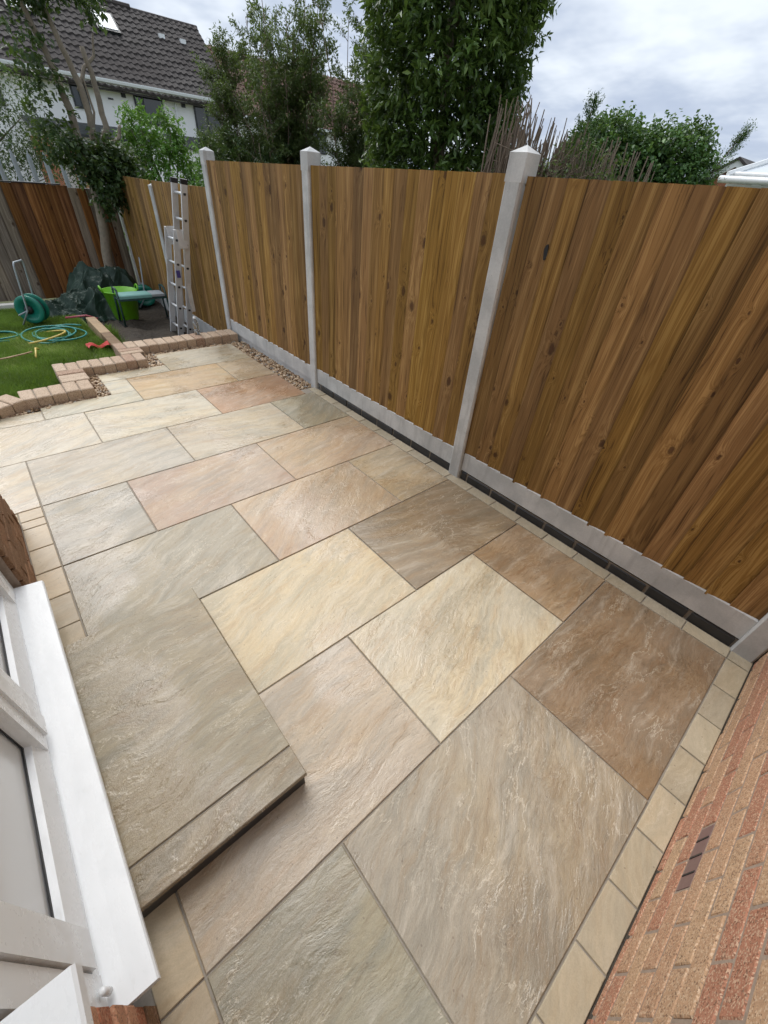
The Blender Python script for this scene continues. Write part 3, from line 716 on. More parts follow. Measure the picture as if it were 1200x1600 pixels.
tag(obj('gravel_bed', MB().prism([(-.9, 3.405), (2.165, 3.405), (2.165, 5.16), (.905, 5.16), (.905, 4.77), (.302, 4.77), (.302, 4.27), (-.13, 4.265), (-.34, 4.15), (-.9, 3.85)], -.31, -.034), 'soil'), kind='structure')

# ------------------------------------------------------------------ grass
def grass(name, n, xr, yr, label, hmin=.025, hmax=.06, mask=None, parent_z=gz, mat='grass'):
    x = rng.uniform(*xr, n); y = rng.uniform(*yr, n)
    if mask is not None: k = mask(x, y); x, y = x[k], y[k]
    n = len(x); z = parent_z(y)-.02 + .012*np.sin(x*5+y*3) + .01*np.sin(y*7-x*2)
    h = rng.uniform(hmin, hmax, n)*(1+.35*np.sin(x*7)*np.sin(y*5)); a = rng.uniform(0, 2*np.pi, n); w = rng.uniform(.0016, .0032, n)
    ln = rng.uniform(.1, .9, n)*h; ba = rng.uniform(0, 2*np.pi, n)
    dx, dy = np.cos(a)*w, np.sin(a)*w; lx, ly = np.cos(ba)*ln, np.sin(ba)*ln
    V = np.stack([np.stack([x-dx, y-dy, z], 1), np.stack([x+dx, y+dy, z], 1), np.stack([x+lx*.4+dx*.7, y+ly*.4+dy*.7, z+h*.6], 1), np.stack([x+lx*.4-dx*.7, y+ly*.4-dy*.7, z+h*.6], 1), np.stack([x+lx, y+ly, z+h], 1)], 1).reshape(-1, 3)
    i = np.arange(n)*5; T = np.concatenate([np.stack([i, i+1, i+2], 1), np.stack([i, i+2, i+3], 1), np.stack([i+3, i+2, i+4], 1)])
    me = bpy.data.meshes.new(name); me.from_pydata(V.tolist(), [], T.tolist())
    at = me.attributes.new('rnd', 'FLOAT', 'POINT'); at.data.foreach_set('value', np.repeat(np.clip(rng.beta(2, 2.2, n)*.7 + .18 + .22*np.sin(x*3.1+1)*np.sin(y*2.3) + .16*np.sin(x*9+y*5), 0, 1), 5).astype(np.float32))
    return tag(obj(name, me, mat), label, 'grass', kind='stuff')
def lawn_mask(x, y):
    ok = (y > 4.36)
    ok &= ~((x > .19) & (y < 4.90)); ok &= ~((x > .79) & (y < 5.30)); ok &= x < .845
    ok &= ~((x < -.10) & (y < 4.30)); return ok
grass('grass', 95000, (-.9, .86), (4.2, 8.6), 'mown green lawn grass beside the brick edging', mask=lawn_mask)

# ================================================================== GARDEN CLUTTER
# --- ladder: two aluminium leaves leaning on the fence
ladder = tag(empty('ladder', (1.9, 6.2, -.27)), 'aluminium combination ladder leaning on the far fence panel', 'ladder')
L0 = Vector((1.9, 6.2, -.27))
def lpart(name, m, mat, smooth=False): 
    return obj(name, MB_shift(m, -L0), mat, ladder, smooth=smooth)
def MB_shift(m, d):
    m.v = [(a+d.x, b_+d.y, c+d.z) for a, b_, c in m.v]; return m
def ladder_leaf(foot, top, wf, wt, nr, cap):
    foot, top = Vector(foot), Vector(top); ax = (top-foot).normalized()
    for s in (1, -1):
        a = foot + Vector((0, s*wf/2, 0)); b_ = top + Vector((0, s*wt/2, 0)); dx = Vector((1, 0, 0)); dx = (dx - ax*dx.dot(ax)).normalized(); dy = ax.cross(dx)
        hw, hd = .0125, .034
        ring = [-dx*hd-dy*hw, dx*hd-dy*hw, dx*hd+dy*hw, -dx*hd+dy*hw]
        lpart('rail', MB().hexa([a+r for r in ring] + [b_+r for r in ring]), 'aluminium')
        lpart('foot_cap', MB().hexa([a-ax*.03+r*1.15 for r in ring] + [a+ax*.03+r*1.15 for r in ring]), 'black_plastic')
        if cap: lpart('end_cap', MB().hexa([b_-ax*.012+r*1.12 for r in ring] + [b_+ax*.035+r*1.12 for r in ring]), 'black_plastic')
    for k in range(nr):
        t = (k+.6)/nr; p = foot.lerp(top, t); w = wf+(wt-wf)*t
        lpart('rung', MB().tube([p+Vector((0, -w/2, 0)), p+Vector((0, w/2, 0))], .0145, 8), 'aluminium', True)
        lpart('rung_plug', MB().tube([p+Vector((0, -w/2-.0145, 0)), p+Vector((0, -w/2-.011, 0))], .016, 8), 'black_plastic')
ladder_leaf((1.90, 6.33, -.27), (2.085, 5.99, 1.47), .30, .30, 7, True)
ladder_leaf((1.80, 6.40, -.27), (1.955, 6.16, 1.02), .30, .30, 5, False)
for s in (-1, 1): lpart('hinge_plate', MB().box(1.93, 2.03, 6.11+s*.172-.003, 6.11+s*.172+.003, .84, 1.03), 'aluminium')
lpart('warning_label', MB().box(1.86, 1.905, 6.030, 6.034, .52, .60), 'blue_label')
lpart('warning_label', MB().box(1.95, 2.00, 6.029, 6.033, .12, .50), 'white_board')

# --- lime bucket
bk = tag(empty('bucket', (1.46, 7.50, -.27)), 'lime green plastic trug bucket behind the garden bench', 'bucket')
obj('tub', MB().lathe([(0,0),(.145,0),(.155,.01),(.225,.385),(.235,.388),(.235,.402),(.222,.402),(.145,.02),(0,.02)], n=28), 'lime_plastic', bk, smooth=True)
for s in (-1, 1):
    obj('handle', MB().tube([(s*.228, -.07, .39), (s*.24, -.055, .44), (s*.243, 0, .46), (s*.24, .055, .44), (s*.228, .07, .39)], .013, 8), 'lime_plastic', bk, smooth=True)

# --- garden kneeler bench
kb = tag(empty('garden_bench', (1.66, 7.22, -.27)), 'small garden kneeler bench with teal padded top and dark legs', 'bench')
obj('pad', MB().cbox(-.30, .12, -.12, .12, .360, .405, .012), 'kneel_pad', kb); obj('tray', MB().cbox(.125, .30, -.12, .12, .365, .400, .006), 'galv', kb)
obj('seat_frame', MB().box(-.32, .32, -.13, .13, .335, .358), 'teal_dark', kb)
for s in (-1, 1):
    for q in (-1, 1): obj('leg', MB().tube([(s*.315, q*.10, .47), (s*.32, q*.11, .30), (s*.335, q*.14, .015)], .013, 8), 'teal_dark', kb, smooth=True)
    obj('handle_bar', MB().tube([(s*.315, -.10, .47), (s*.315, 0, .485), (s*.315, .10, .47)], .014, 8), 'teal_dark', kb, smooth=True)
    obj('foot', MB().box(s*.335-.02, s*.335+.02, -.17, .17, 0, .02), 'black_plastic', kb)

# --- hose reels
def hose_reel(loc, rad, axis, hh, rz, label):
    p = tag(empty('hose_reel', loc, (0, 0, rz)), label, 'hose reel', 'garden hose reels')
    c = Vector((0, 0, rad+.03)); ax = Vector(axis).normalized(); w = rad*.75
    for s in (-1, 1):
        cc = c + ax*s*w/2
        obj('flange', MB().lathe([(rad*.30, -.008), (rad*.30, .010), (rad*.62, .004), (rad*.66, .014), (rad*.95, .014), (rad, .006), (rad, -.010), (rad*.95, -.014), (rad*.30, -.012)], cc, 28, ax*s), 'teal_plastic', p, smooth=True)
    obj('hub', MB().lathe([(0, .045), (rad*.22, .045), (rad*.30, .02), (rad*.31, -.01)], c+ax*w/2, 16, ax), 'black_plastic', p, smooth=True)
    e1 = ax.cross(Vector((0, 0, 1))).normalized(); e2 = e1.cross(ax); pts = []; turns = 9
    for k in range(turns*16+1):
        a = 2*math.pi*k/16; rr = rad*(.62 + .12*math.sin(k*.05)); pts.append(c + ax*((k/(turns*16)-.5)*w*.85) + (e1*math.cos(a)+e2*math.sin(a))*rr)
    obj('wound_hose', MB().tube(pts, .013, 6), 'teal_dark', p, smooth=True)
    obj('crank', MB().tube([c+ax*(w/2+.04), c+ax*(w/2+.045)+e1*rad*.5-e2*rad*.25, c+ax*(w/2+.11)+e1*rad*.52-e2*rad*.27], .010, 6), 'galv', p, smooth=True)
    # frame: bent tube with carrying handle
    f = []
    for s in (-1, 1):
        b0 = ax*s*(w/2+.045); fr = [b0 - e1*s*0 + Vector((0, 0, .02)) + e1*rad*.75, b0 + Vector((0, 0, rad+.03)), b0 - e1*rad*.35 + Vector((0, 0, hh-.06)), b0*.92 - e1*rad*.38 + Vector((0, 0, hh-.02))]
        f.append(fr)
    tot = f[0] + [f[0][-1]*1. + (f[1][-1]-f[0][-1])*.08 + Vector((0,0,.02)), f[1][-1] + (f[0][-1]-f[1][-1])*.08 + Vector((0,0,.02))] + list(reversed(f[1]))
    obj('frame', MB().tube(tot, .011, 8), 'galv', p, smooth=True)
    return p
hose_reel((.36, 7.42, -.205), .168, (-.55, -.83, 0), .74, 0, 'green hose reel with grey tube handle standing at the lawn edge')
hose_reel((1.94, 8.15, -.285), .150, (-.25, -.95, 0), .70, 0, 'second green hose reel half hidden behind the bench')

# --- loose hoses on the lawn
def coil(cx, cy, r0, r1, turns, seed, ph=0, sq=1., lift=.012):
    rd = random.Random(seed); pts = []; N = int(turns*22)
    for k in range(N+1):
        a = ph + 2*math.pi*k/22; r = r0 + (r1-r0)*(.5+.5*math.sin(k*.09+seed)) + .03*math.sin(k*.31+seed)
        x = cx + r*math.cos(a) + .06*math.sin(k*.11+seed); y = cy + r*sq*math.sin(a); pts.append((x, y, gz(y) + lift + .03*abs(math.sin(k*.21+seed))))
    return pts
hs = MB().tube(coil(.43, 6.62, .16, .30, 4.2, 2, .5, 1.5), .010, 6)
tag(obj('garden_hose', hs, 'hose_teal', smooth=True), 'teal garden hose coiled loosely on the lawn by the reel', 'hose')
hs = MB().tube(coil(-.10, 6.75, .16, .22, 2.2, 5, 1.), .010, 6)
tag(obj('garden_hose', hs, 'hose_teal', smooth=True), 'teal hose loop lying at the left edge of the lawn', 'hose')
ys = []
for k in range(34):
    a = k/33; ang = -2.3 + a*5.4
    x = .30 + .24*math.cos(ang); y = 6.45 + .34*math.sin(ang) + .1*a; ys.append((x, y, gz(y)+.04+.05*math.sin(a*6)))
tag(obj('garden_hose', MB().tube(ys, .011, 6), 'hose_yellow', smooth=True), 'pale yellow hose loop on the grass in front of the reel', 'hose')
cs = [(-.25, 5.62, gz(5.62)+.05), (-.1, 5.68, gz(5.7)+.045), (.04, 5.72, gz(5.7)+.05), (.12, 5.78, gz(5.8)+.05)]
tag(obj('cane', MB().tube(cs, .008, 6), 'timber', smooth=True), 'thin pale cane lying on the lawn at the left', 'cane')
tag(obj('peg', MB().tube([(.13, 5.62, gz(5.6)+.03), (.165, 5.82, gz(5.8)+.07), (.19, 5.84, gz(5.8)+.05)], .010, 6), 'hose_yellow', smooth=True), 'small yellow peg standing in the grass', 'peg')
# --- red cloth
rc = MB(); nx, ny = 14, 8
for j in range(ny+1):
    for i in range(nx+1):
        u, v = i/nx, j/ny; x = .62+.22*u; y = 5.62+.16*v+.03*math.sin(u*6)
        pinch = abs(u-.5)*1.6+.35
        rc.v.append((x, 5.70+(y-5.70)*pinch, gz(5.7)+.045+.025*math.sin(u*9+v*3)*math.sin(v*5+1)+.02*(abs(u-.5))))
for j in range(ny):
    for i in range(nx): a = j*(nx+1)+i; rc.f.append((a, a+1, a+nx+2, a+nx+1))
tag(obj('red_cloth', rc, 'red_cloth', smooth=True), 'small crumpled red cloth dropped on the lawn', 'cloth')
tag(obj('tool_handle', MB().tube([(.66, 7.2, -.10), (.90, 7.16, -.085), (1.02, 7.12, -.13)], .013, 8), 'pink_handle', smooth=True), 'dull red tool handle lying in front of the tarpaulin', 'tool')

# --- plastic bottle on the edging
bt = tag(empty('bottle', (1.70, 5.22, .084)), 'clear plastic bottle standing on the brick edging by the ladder', 'bottle')
obj('body', MB().lathe([(0,0),(.028,0),(.031,.006),(.031,.05),(.029,.055),(.031,.06),(.031,.115),(.026,.14),(.012,.165),(.012,.18),(0,.18)], n=18), 'clear_plastic', bt, smooth=True)
obj('cap', MB().lathe([(.014,.17),(.014,.188),(0,.188)], n=14), 'upvc', bt, smooth=True)

# --- tarpaulin heap
def tarp():
    nx, ny = 150, 130; x0, x1, y0, y1 = .36, 2.02, 7.36, 9.05; m = MB()
    rd = random.Random(3); waves = [(rd.uniform(0, math.pi), rd.uniform(4, 17), rd.uniform(0, 6.28)) for _ in range(11)] + [(rd.uniform(0, math.pi), rd.uniform(22, 46), rd.uniform(0, 6.28)) for _ in range(9)]
    bumps = [(1.30, 8.35, .46, .40, .62), (1.62, 8.45, .34, .36, .60), (.95, 8.05, .40, .38, .34), (.64, 7.95, .27, .36, .27), (1.22, 7.82, .28, .30, .40), (.80, 7.70, .26, .24, .20), (1.82, 8.6, .25, .28, .45), (1.2, 7.65, .3, .2, .12)]
    for j in range(ny+1):
        for i in range(nx+1):
            x = x0+(x1-x0)*i/nx; y = y0+(y1-y0)*j/ny; h = 0
            for bx_, by_, sx, sy, hh in bumps:
                d = ((x-bx_)/sx)**2 + ((y-by_)/sy)**2; h = max(h, hh*max(0, 1-d)**.7)
            fold = 0
            for a, fq, ph in waves:
                u = (x*math.cos(a)+y*math.sin(a))*fq + ph + 1.3*math.sin(x*5+ph)+1.1*math.sin(y*6-ph); fold += (1-abs(math.sin(u)))**2/fq
            fold = (fold-.42)*.17
            e = min(1, (h+.02)*6)
            m.v.append((x + .03*math.sin(y*23+x*11), y + .03*math.sin(x*27), -.265 + h + fold*(.35+e) - .02))
    keep = set()
    for j in range(ny):
        for i in range(nx):
            a = j*(nx+1)+i; q = (a, a+1, a+nx+2, a+nx+1)
            if max(m.v[k][2] for k in q) > -.25: m.f.append(q)
    used = sorted({k for q in m.f for k in q}); mp = {k: i for i, k in enumerate(used)}
    m.v = [m.v[k] for k in used]; m.f = [tuple(mp[k] for k in q) for q in m.f]
    return m
tag(obj('tarpaulin', tarp(), 'tarp'), 'crumpled dark green tarpaulin heaped over things in the corner', 'tarpaulin')
# weeds by the soil bed
grass('weeds', 900, (.97, 1.12), (6.1, 7.1), 'low weeds growing along the timber edging', .05, .12, parent_z=lambda y: -.25+0*y)

# ================================================================== FAR HOUSES
wh = tag(empty('white_house', (9, 30, -.4)), 'white rendered house with dark tiled roof and skylights behind the trees', 'house')
def hp(name, mb, mat, parent=wh, base=Vector((9, 30, -.4)), smooth=False):
    p = base; return obj(name, MB_shift(mb, -p), mat, parent, smooth=smooth)
HX0, HX1 = -6., 14.3
hp('wall', MB().box(HX0, HX1, 30, 38, -.4, 4.45), 'render_white')
RS = 3.12/4.0
def rz(y): return 4.42 + (y-30)*RS
hp('roof_deck', MB().hexa([(HX0-.2,29.55,rz(29.6)-.16),(HX1+.15,29.55,rz(29.6)-.16),(HX1+.15,34,rz(34)-.12),(HX0-.2,34,rz(34)-.12),(HX0-.2,29.55,rz(29.6)-.1),(HX1+.15,29.55,rz(29.6)-.1),(HX1+.15,34,rz(34)-.02),(HX0-.2,34,rz(34)-.02)]), 'roof_tile')
hp('roof_back', MB().hexa([(HX0-.2,34,7.3),(HX1+.15,34,7.3),(HX1+.15,38.4,4.3),(HX0-.2,38.4,4.3),(HX0-.2,34,7.5),(HX1+.15,34,7.5),(HX1+.15,38.4,4.4),(HX0-.2,38.4,4.4)]), 'roof_tile')
def tile_roof(name, x0, x1, y0, y1, zf, rows, tw, mat, parent, base):
    """courses of tiles with a rolled profile, each course stepped over the one below"""
    m = MB(); xs = np.arange(x0, x1, tw/4); slope = zf(1)-zf(0)
    nrm = Vector((0, -slope, 1)).normalized()
    for r in range(rows):
        ya = y0+(y1-y0)*r/rows; yb = y0+(y1-y0)*(r+1.25)/rows
        yb = min(yb, y1+.02)
        i0 = len(m.v)
        for k, x in enumerate(xs):
            roll = (.0, .035, .05, .0)[k % 4]
            for (yy_, lift) in ((ya, .0), (ya, .075+roll), (yb, .02+roll)):
                jit = .012*math.sin(k//4*7.3+r*3.1); m.v.append((x, yy_ - lift*slope*.3, zf(yy_)+lift+jit))
        for k in range(len(xs)-1):
            a = i0+3*k; m.f += [(a, a+3, a+4, a+1), (a+1, a+4, a+5, a+2)]
    return tag(hp(name, m, mat, parent, base), kind='stuff')
tile_roof('roof_tiles', HX0-.2, HX1+.15, 29.5, 34.0, rz, 16, .30, 'roof_tile', wh, Vector((9, 30, -.4)))
hp('ridge_cap', MB().tube([(HX0-.2, 34, 7.52), (11.0, 34, 7.60)], .13, 8), 'roof_tile'); hp('ridge_cap', MB().tube([(11.0, 34, 7.50), (HX1+.15, 34, 7.50)], .13, 8), 'roof_tile')
# gutter, downpipe
hp('gutter', MB().prism([(29.36, 4.30), (29.38, 4.22), (29.46, 4.19), (29.54, 4.22), (29.56, 4.34), (29.36, 4.34)], HX0-.2, HX1+.1, 'x'), 'upvc')
hp('fascia', MB().box(HX0-.2, HX1+.1, 29.57, 29.99, 4.02, 4.20), 'upvc')
hp('downpipe', MB().tube([(10.98, 29.46, 4.22), (10.98, 29.9, 4.02), (10.98, 29.94, 0)], .045, 8), 'upvc')
for x, z in ((8.55, 4.0), (11.42, 4.0)): hp('wall_vent', MB().box(x-.10, x+.10, 29.96, 30.02, z-.17, z+.05), 'anthracite')
hp('wall_vent', MB().box(7.82, 8.05, 29.97, 30.02, 3.68, 3.74), 'anthracite')
def far_window(x0, x1, z0, z1, bars=(.5,)):
    w = hp('window', MB().box(x0, x1, 29.93, 30.02, z0, z1), 'anthracite')
    for k, (a, b_) in enumerate(zip((0,)+bars, bars+(1,))):
        m = MB().box(x0+(x1-x0)*a+.06, x0+(x1-x0)*b_-.06, 29.915, 29.935, z0+.08, z1-.08); o = hp('pane', m, 'dark_glass'); o.parent = w
far_window(9.0, 10.35, 2.95, 4.1, (.28, )); far_window(11.95, 13.4, 2.8, 4.0, (.45,)); far_window(6.3, 6.95, 3.2, 4.1); far_window(2.6, 3.6, 2.9, 4.0)
hp('lower_roof', MB().hexa([(4,28.6,2.15),(13.5,28.6,2.15),(13.5,29.99,2.6),(4,29.99,2.6),(4,28.6,2.25),(13.5,28.6,2.25),(13.5,29.99,2.7),(4,29.99,2.7)]), 'anthracite')
hp('extension_wall', MB().box(4.4, 13.1, 28.8, 29.98, -.4, 2.2), 'render_white')
hp('brick_pier', MB().box(3.9, 4.6, 28.3, 28.75, -.4, 2.0), 'brick_red'); hp('brick_pier', MB().box(5.2, 5.9, 28.3, 28.75, -.4, 2.0), 'brick_red')
def skylight(xc, yc, w=.98, l=1.0):
    def P(x, s, lift): 
        y = yc+s; return Vector((x, y-lift*.6, rz(y)+lift*.8))
    f = MB().hexa([P(xc-w/2,-l/2,.0),P(xc+w/2,-l/2,.0),P(xc+w/2,l/2,.0),P(xc-w/2,l/2,.0),P(xc-w/2,-l/2,.17),P(xc+w/2,-l/2,.17),P(xc+w/2,l/2,.17),P(xc-w/2,l/2,.17)])
    s = hp('skylight', f, 'anthracite'); e = .09
    o = hp('pane', MB().hexa([P(xc-w/2+e,-l/2+e,.1),P(xc+w/2-e,-l/2+e,.1),P(xc+w/2-e,l/2-e,.1),P(xc-w/2+e,l/2-e,.1),P(xc-w/2+e,-l/2+e,.19),P(xc+w/2-e,-l/2+e,.19),P(xc+w/2-e,l/2-e,.19),P(xc-w/2+e,l/2-e,.19)]), 'sky_glass'); o.parent = s
skylight(9.25, 32.75, 1.02, .95); skylight(5.7, 32.75, 1.02, .95)
for x in (11.9, 13.0): hp('roof_vent', MB().box(x-.12, x+.16, 32.62, 32.8, rz(32.7)+.05, rz(32.7)+.22), 'upvc')
# neighbour of the white house, lower red-brown roof
nb_ = tag(empty('terraced_house', (18, 30.5, -.4)), 'white terraced house with lower reddish roof, glimpsed between the trees', 'house'); nbb = Vector((18, 30.5, -.4))
hp('wall', MB().box(14.35, 26, 30.5, 38, -.4, 4.2), 'render_white', nb_, nbb)
def rz2(y): return 4.1 + (y-30.4)*.74
hp('roof', MB().hexa([(14.5,30.1,3.9),(26,30.1,3.9),(26,34.3,6.95),(14.5,34.3,6.95),(14.5,30.1,4.0),(26,30.1,4.0),(26,34.3,7.0),(14.5,34.3,7.0)]), 'roof_tile_red', nb_, nbb)
tile_roof('roof_tiles', 14.5, 26, 30.05, 34.3, rz2, 15, .30, 'roof_tile_red', nb_, nbb)
hp('gutter', MB().box(14.5, 26, 29.95, 30.06, 3.82, 3.94), 'upvc', nb_, nbb)
for x in (16.0, 19.5, 23.): 
    w = hp('window', MB().box(x, x+1.3, 30.44, 30.52, 2.7, 3.8), 'anthracite', nb_, nbb); o = hp('pane', MB().box(x+.07, x+1.23, 30.42, 30.45, 2.78, 3.72), 'dark_glass', nb_, nbb); o.parent = w

# garage gable and conservatory beyond the nearest panel
gg = tag(empty('garage', (14, 4, -.4)), 'brick garage gable with white bargeboard beyond the ivy hedge', 'garage'); gb = Vector((14, 4, -.4))
ap, ey = Vector((14, 4.02, 2.56)), Vector((14, 6.1, 1.27)); ey2 = Vector((14, 1.94, 1.27))
hp('gable_wall', MB().prism([(1.95, -.4), (6.1, -.4), (6.1, 1.22), (4.02, 2.50), (1.95, 1.22)], 14.0, 17.5, 'x'), 'brick_red', gg, gb)
for e_ in (ey, ey2):
    d = (e_-ap); n_ = Vector((0, -d.z, d.y)).normalized(); n_ = n_ if n_.z > 0 else -n_
    hp('bargeboard', MB().hexa([ap+Vector((-.12,0,-.05)), ap+Vector((-.03,0,-.05)), e_+Vector((-.03,0,-.05)), e_+Vector((-.12,0,-.05)), ap+Vector((-.12,0,.07)), ap+Vector((-.03,0,.07)), e_+Vector((-.03,0,.07)), e_+Vector((-.12,0,.07))]), 'upvc', gg, gb)
    hp('roof', MB().hexa([ap+Vector((-.16,0,.072)), ap+Vector((3.6,0,.072)), e_+Vector((3.6,0,.072)), e_+Vector((-.16,0,.072)), ap+Vector((-.16,0,.125)), ap+Vector((3.6,0,.125)), e_+Vector((3.6,0,.125)), e_+Vector((-.16,0,.125))]), 'roof_tile', gg, gb)
cv = tag(empty('conservatory', (9, 1.6, -.4)), 'white framed conservatory with glass roof at the right edge beyond the fence', 'conservatory'); cb = Vector((9, 1.6, -.4))
hp('wall_frame', MB().box(9.06, 9.12, .2, 2.62, -.4, .3).box(9.05, 9.13, .2, 2.64, 1.93, 2.02).box(9.06, 9.12, 2.56, 2.64, .3, 1.93).box(9.06, 9.12, 1.35, 1.43, .3, 1.93), 'upvc', cv, cb)
hp('glass_wall', MB().box(9.085, 9.095, .2, 2.6, .3, 1.93), 'sky_glass', cv, cb)
hp('gutter', MB().tube([(8.97, .1, 2.065), (8.97, 2.74, 2.065)], .045, 8), 'upvc', cv, cb, True)
hp('eaves_beam', MB().tube([(9.03, .1, 2.135), (9.03, 2.58, 2.135)], .028, 8), 'upvc', cv, cb, True)
hp('hip_bar', MB().tube([(9.0, 2.66, 2.12), (10.4, 1.28, 2.86)], .045, 6), 'upvc', cv, cb)
hp('roof_glass', MB().hexa([(9.05,.2,2.13),(9.05,2.58,2.13),(10.4,1.3,2.82),(10.4,.2,2.82),(9.05,.2,2.145),(9.05,2.58,2.145),(10.4,1.3,2.835),(10.4,.2,2.835)]), 'sky_glass', cv, cb)
hp('roof_glass', MB().hexa([(9.05,2.6,2.13),(11.6,2.6,2.13),(11.6,1.3,2.82),(10.42,1.3,2.82),(9.05,2.6,2.145),(11.6,2.6,2.145),(11.6,1.3,2.835),(10.42,1.3,2.835)]), 'sky_glass', cv, cb)

# ================================================================== TREES
def nrmv(a): return a/np.maximum(np.linalg.norm(a, axis=1, keepdims=True), 1e-9)
def leaves_from_twigs(O, D, Lt, per, size, wr, spread=.9, droop=.25, jitter=.02, tone=None):
    """O origins, D unit directions, Lt lengths; per leaves on each twig"""
    n = len(O); t = np.tile((np.arange(per)+.5)/per, n); O2 = np.repeat(O, per, 0); D2 = np.repeat(D, per, 0); L2 = np.repeat(Lt, per)
    t = np.clip(t + rng.uniform(-.08, .08, len(t)), 0, 1)
    P = O2 + D2*(L2*t)[:, None] + rng.normal(0, jitter, (n*per, 3))
    rv = nrmv(np.cross(D2, rng.normal(0, 1, (n*per, 3)))); ld = nrmv(D2*rng.uniform(.25, .8, (n*per, 1)) + rv*spread + np.array([0, 0, -droop])*rng.uniform(.3, 1.4, (n*per, 1)))
    sd_ = nrmv(np.cross(ld, rng.normal(0, .5, (n*per, 3)) + np.array([0, 0, 1.]))); nn = np.cross(sd_, ld)
    ls = size*rng.uniform(.65, 1.25, (n*per, 1)); w = ls*wr
    V = np.stack([P, P + ld*ls*.45 + sd_*w*.5 + nn*w*.16, P + ld*ls - nn*ls*.12, P + ld*ls*.45 - sd_*w*.5 + nn*w*.16], 1).reshape(-1, 3)
    i = np.arange(n*per)*4; T = np.concatenate([np.stack([i, i+1, i+2], 1), np.stack([i, i+2, i+3], 1)])
    tn = np.repeat(tone if tone is not None else rng.random(n), per); rn = np.clip(.55*tn + .45*rng.random(n*per), 0, 1)
    return V, T, np.repeat(rn, 4)
def crown_obj(name, parts, mat, parent):
    off = 0; VV, TT, RR = [], [], []
    for V, T, r in parts: VV.append(V); TT.append(T+off); RR.append(r); off += len(V)
    V = np.concatenate(VV) - np.array(parent.location[:]); T = np.concatenate(TT); r = np.concatenate(RR)
    me = bpy.data.meshes.new(name); me.vertices.add(len(V)); me.vertices.foreach_set('co', V.astype(np.float32).ravel())
    me.loops.add(len(T)*3); me.loops.foreach_set('vertex_index', T.astype(np.int32).ravel()); me.polygons.add(len(T))
    me.polygons.foreach_set('loop_start', (np.arange(len(T))*3).astype(np.int32)); me.polygons.foreach_set('loop_total', np.full(len(T), 3, np.int32)); me.update(); me.validate()
    at = me.attributes.new('rnd', 'FLOAT', 'POINT'); at.data.foreach_set('value', r.astype(np.float32))
    return obj(name, me, mat, parent)
def fbm(P, s):
    return (np.sin(P[:, 0]*s+1.3*np.sin(P[:, 1]*s*1.3)) + np.sin(P[:, 1]*s*1.1+P[:, 2]*s*.7+2.) + np.sin(P[:, 2]*s*1.4-P[:, 0]*s*.8))/3
def envelope_twigs(c, prof, n, zr, inner=.55, up=.35, lump=.22, ls=3.):
    """twigs in the shell of a lumpy solid of revolution; prof(f) radius at height fraction f"""
    f = rng.random(n); a = rng.uniform(0, 2*np.pi, n); z = zr[0]+(zr[1]-zr[0])*f; r = np.array([prof(q) for q in f])
    dirs = np.stack([np.cos(a), np.sin(a), np.zeros(n)], 1)
    P = np.stack([c[0]+0*z, c[1]+0*z, z], 1) + dirs*r[:, None]
    k = 1 + lump*fbm(P, ls) + .5*lump*fbm(P, ls*2.7)
    q = (inner + (1-inner)*np.sqrt(rng.random(n)))*k
    P = np.stack([c[0]+0*z, c[1]+0*z, z], 1) + dirs*(r*q)[:, None]
    D = nrmv(dirs + rng.normal(0, .5, (n, 3)) + np.array([0, 0, up]))
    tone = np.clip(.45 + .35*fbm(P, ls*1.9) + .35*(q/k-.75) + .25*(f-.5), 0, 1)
    return P, D, tone
def trunk(parent, branches, mat, name='trunk'):
    m = MB(); b0 = Vector(parent.location)
    for pts, r0, r1 in branches:
        N = len(pts); pts = [Vector(p)-b0 for p in pts]; fine = []
        for k in range(N-1):
            for s in range(3): fine.append(pts[k].lerp(pts[k+1], s/3) + Vector((random.uniform(-1, 1), random.uniform(-1, 1), 0))*r0*.25)
        fine.append(pts[-1]); m.tube(fine, [r0+(r1-r0)*i/(len(fine)-1) for i in range(len(fine))], 7)
    return obj(name, m, mat, parent, smooth=True)

# -- big laurel
c = (4.62, 4.42); t5 = tag(empty('laurel_tree', (*c, -.4)), 'large dense dark green laurel tree rising behind the middle fence panel', 'tree')
trunk(t5, [([(c[0], c[1], -.4), (c[0]+.03, c[1], 1.2), (c[0], c[1]+.05, 2.6), (c[0], c[1], 4.2)], .10, .02)] + [([(c[0], c[1], .5+k*.35), (c[0]+.5*math.cos(k*2.4), c[1]+.5*math.sin(k*2.4), 1.0+k*.36)], .035, .012) for k in range(9)], 'bark')
prof5 = lambda f: .76*(1-.75*max(0, (f-.62)/.38)**1.7)*(.80+.20*min(1, f/.3))
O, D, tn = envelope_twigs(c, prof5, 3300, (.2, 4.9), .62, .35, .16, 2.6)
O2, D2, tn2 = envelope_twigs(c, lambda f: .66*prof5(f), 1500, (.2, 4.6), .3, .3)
crown_obj('crown', [leaves_from_twigs(O, D, rng.uniform(.14, .28, len(O)), 15, .088, .36, .85, .12, .014, tn), leaves_from_twigs(O2, D2, rng.uniform(.2, .3, len(O2)), 8, .11, .4, 1., .3, .03, tn2*.3)], 'leaf_laurel', t5)

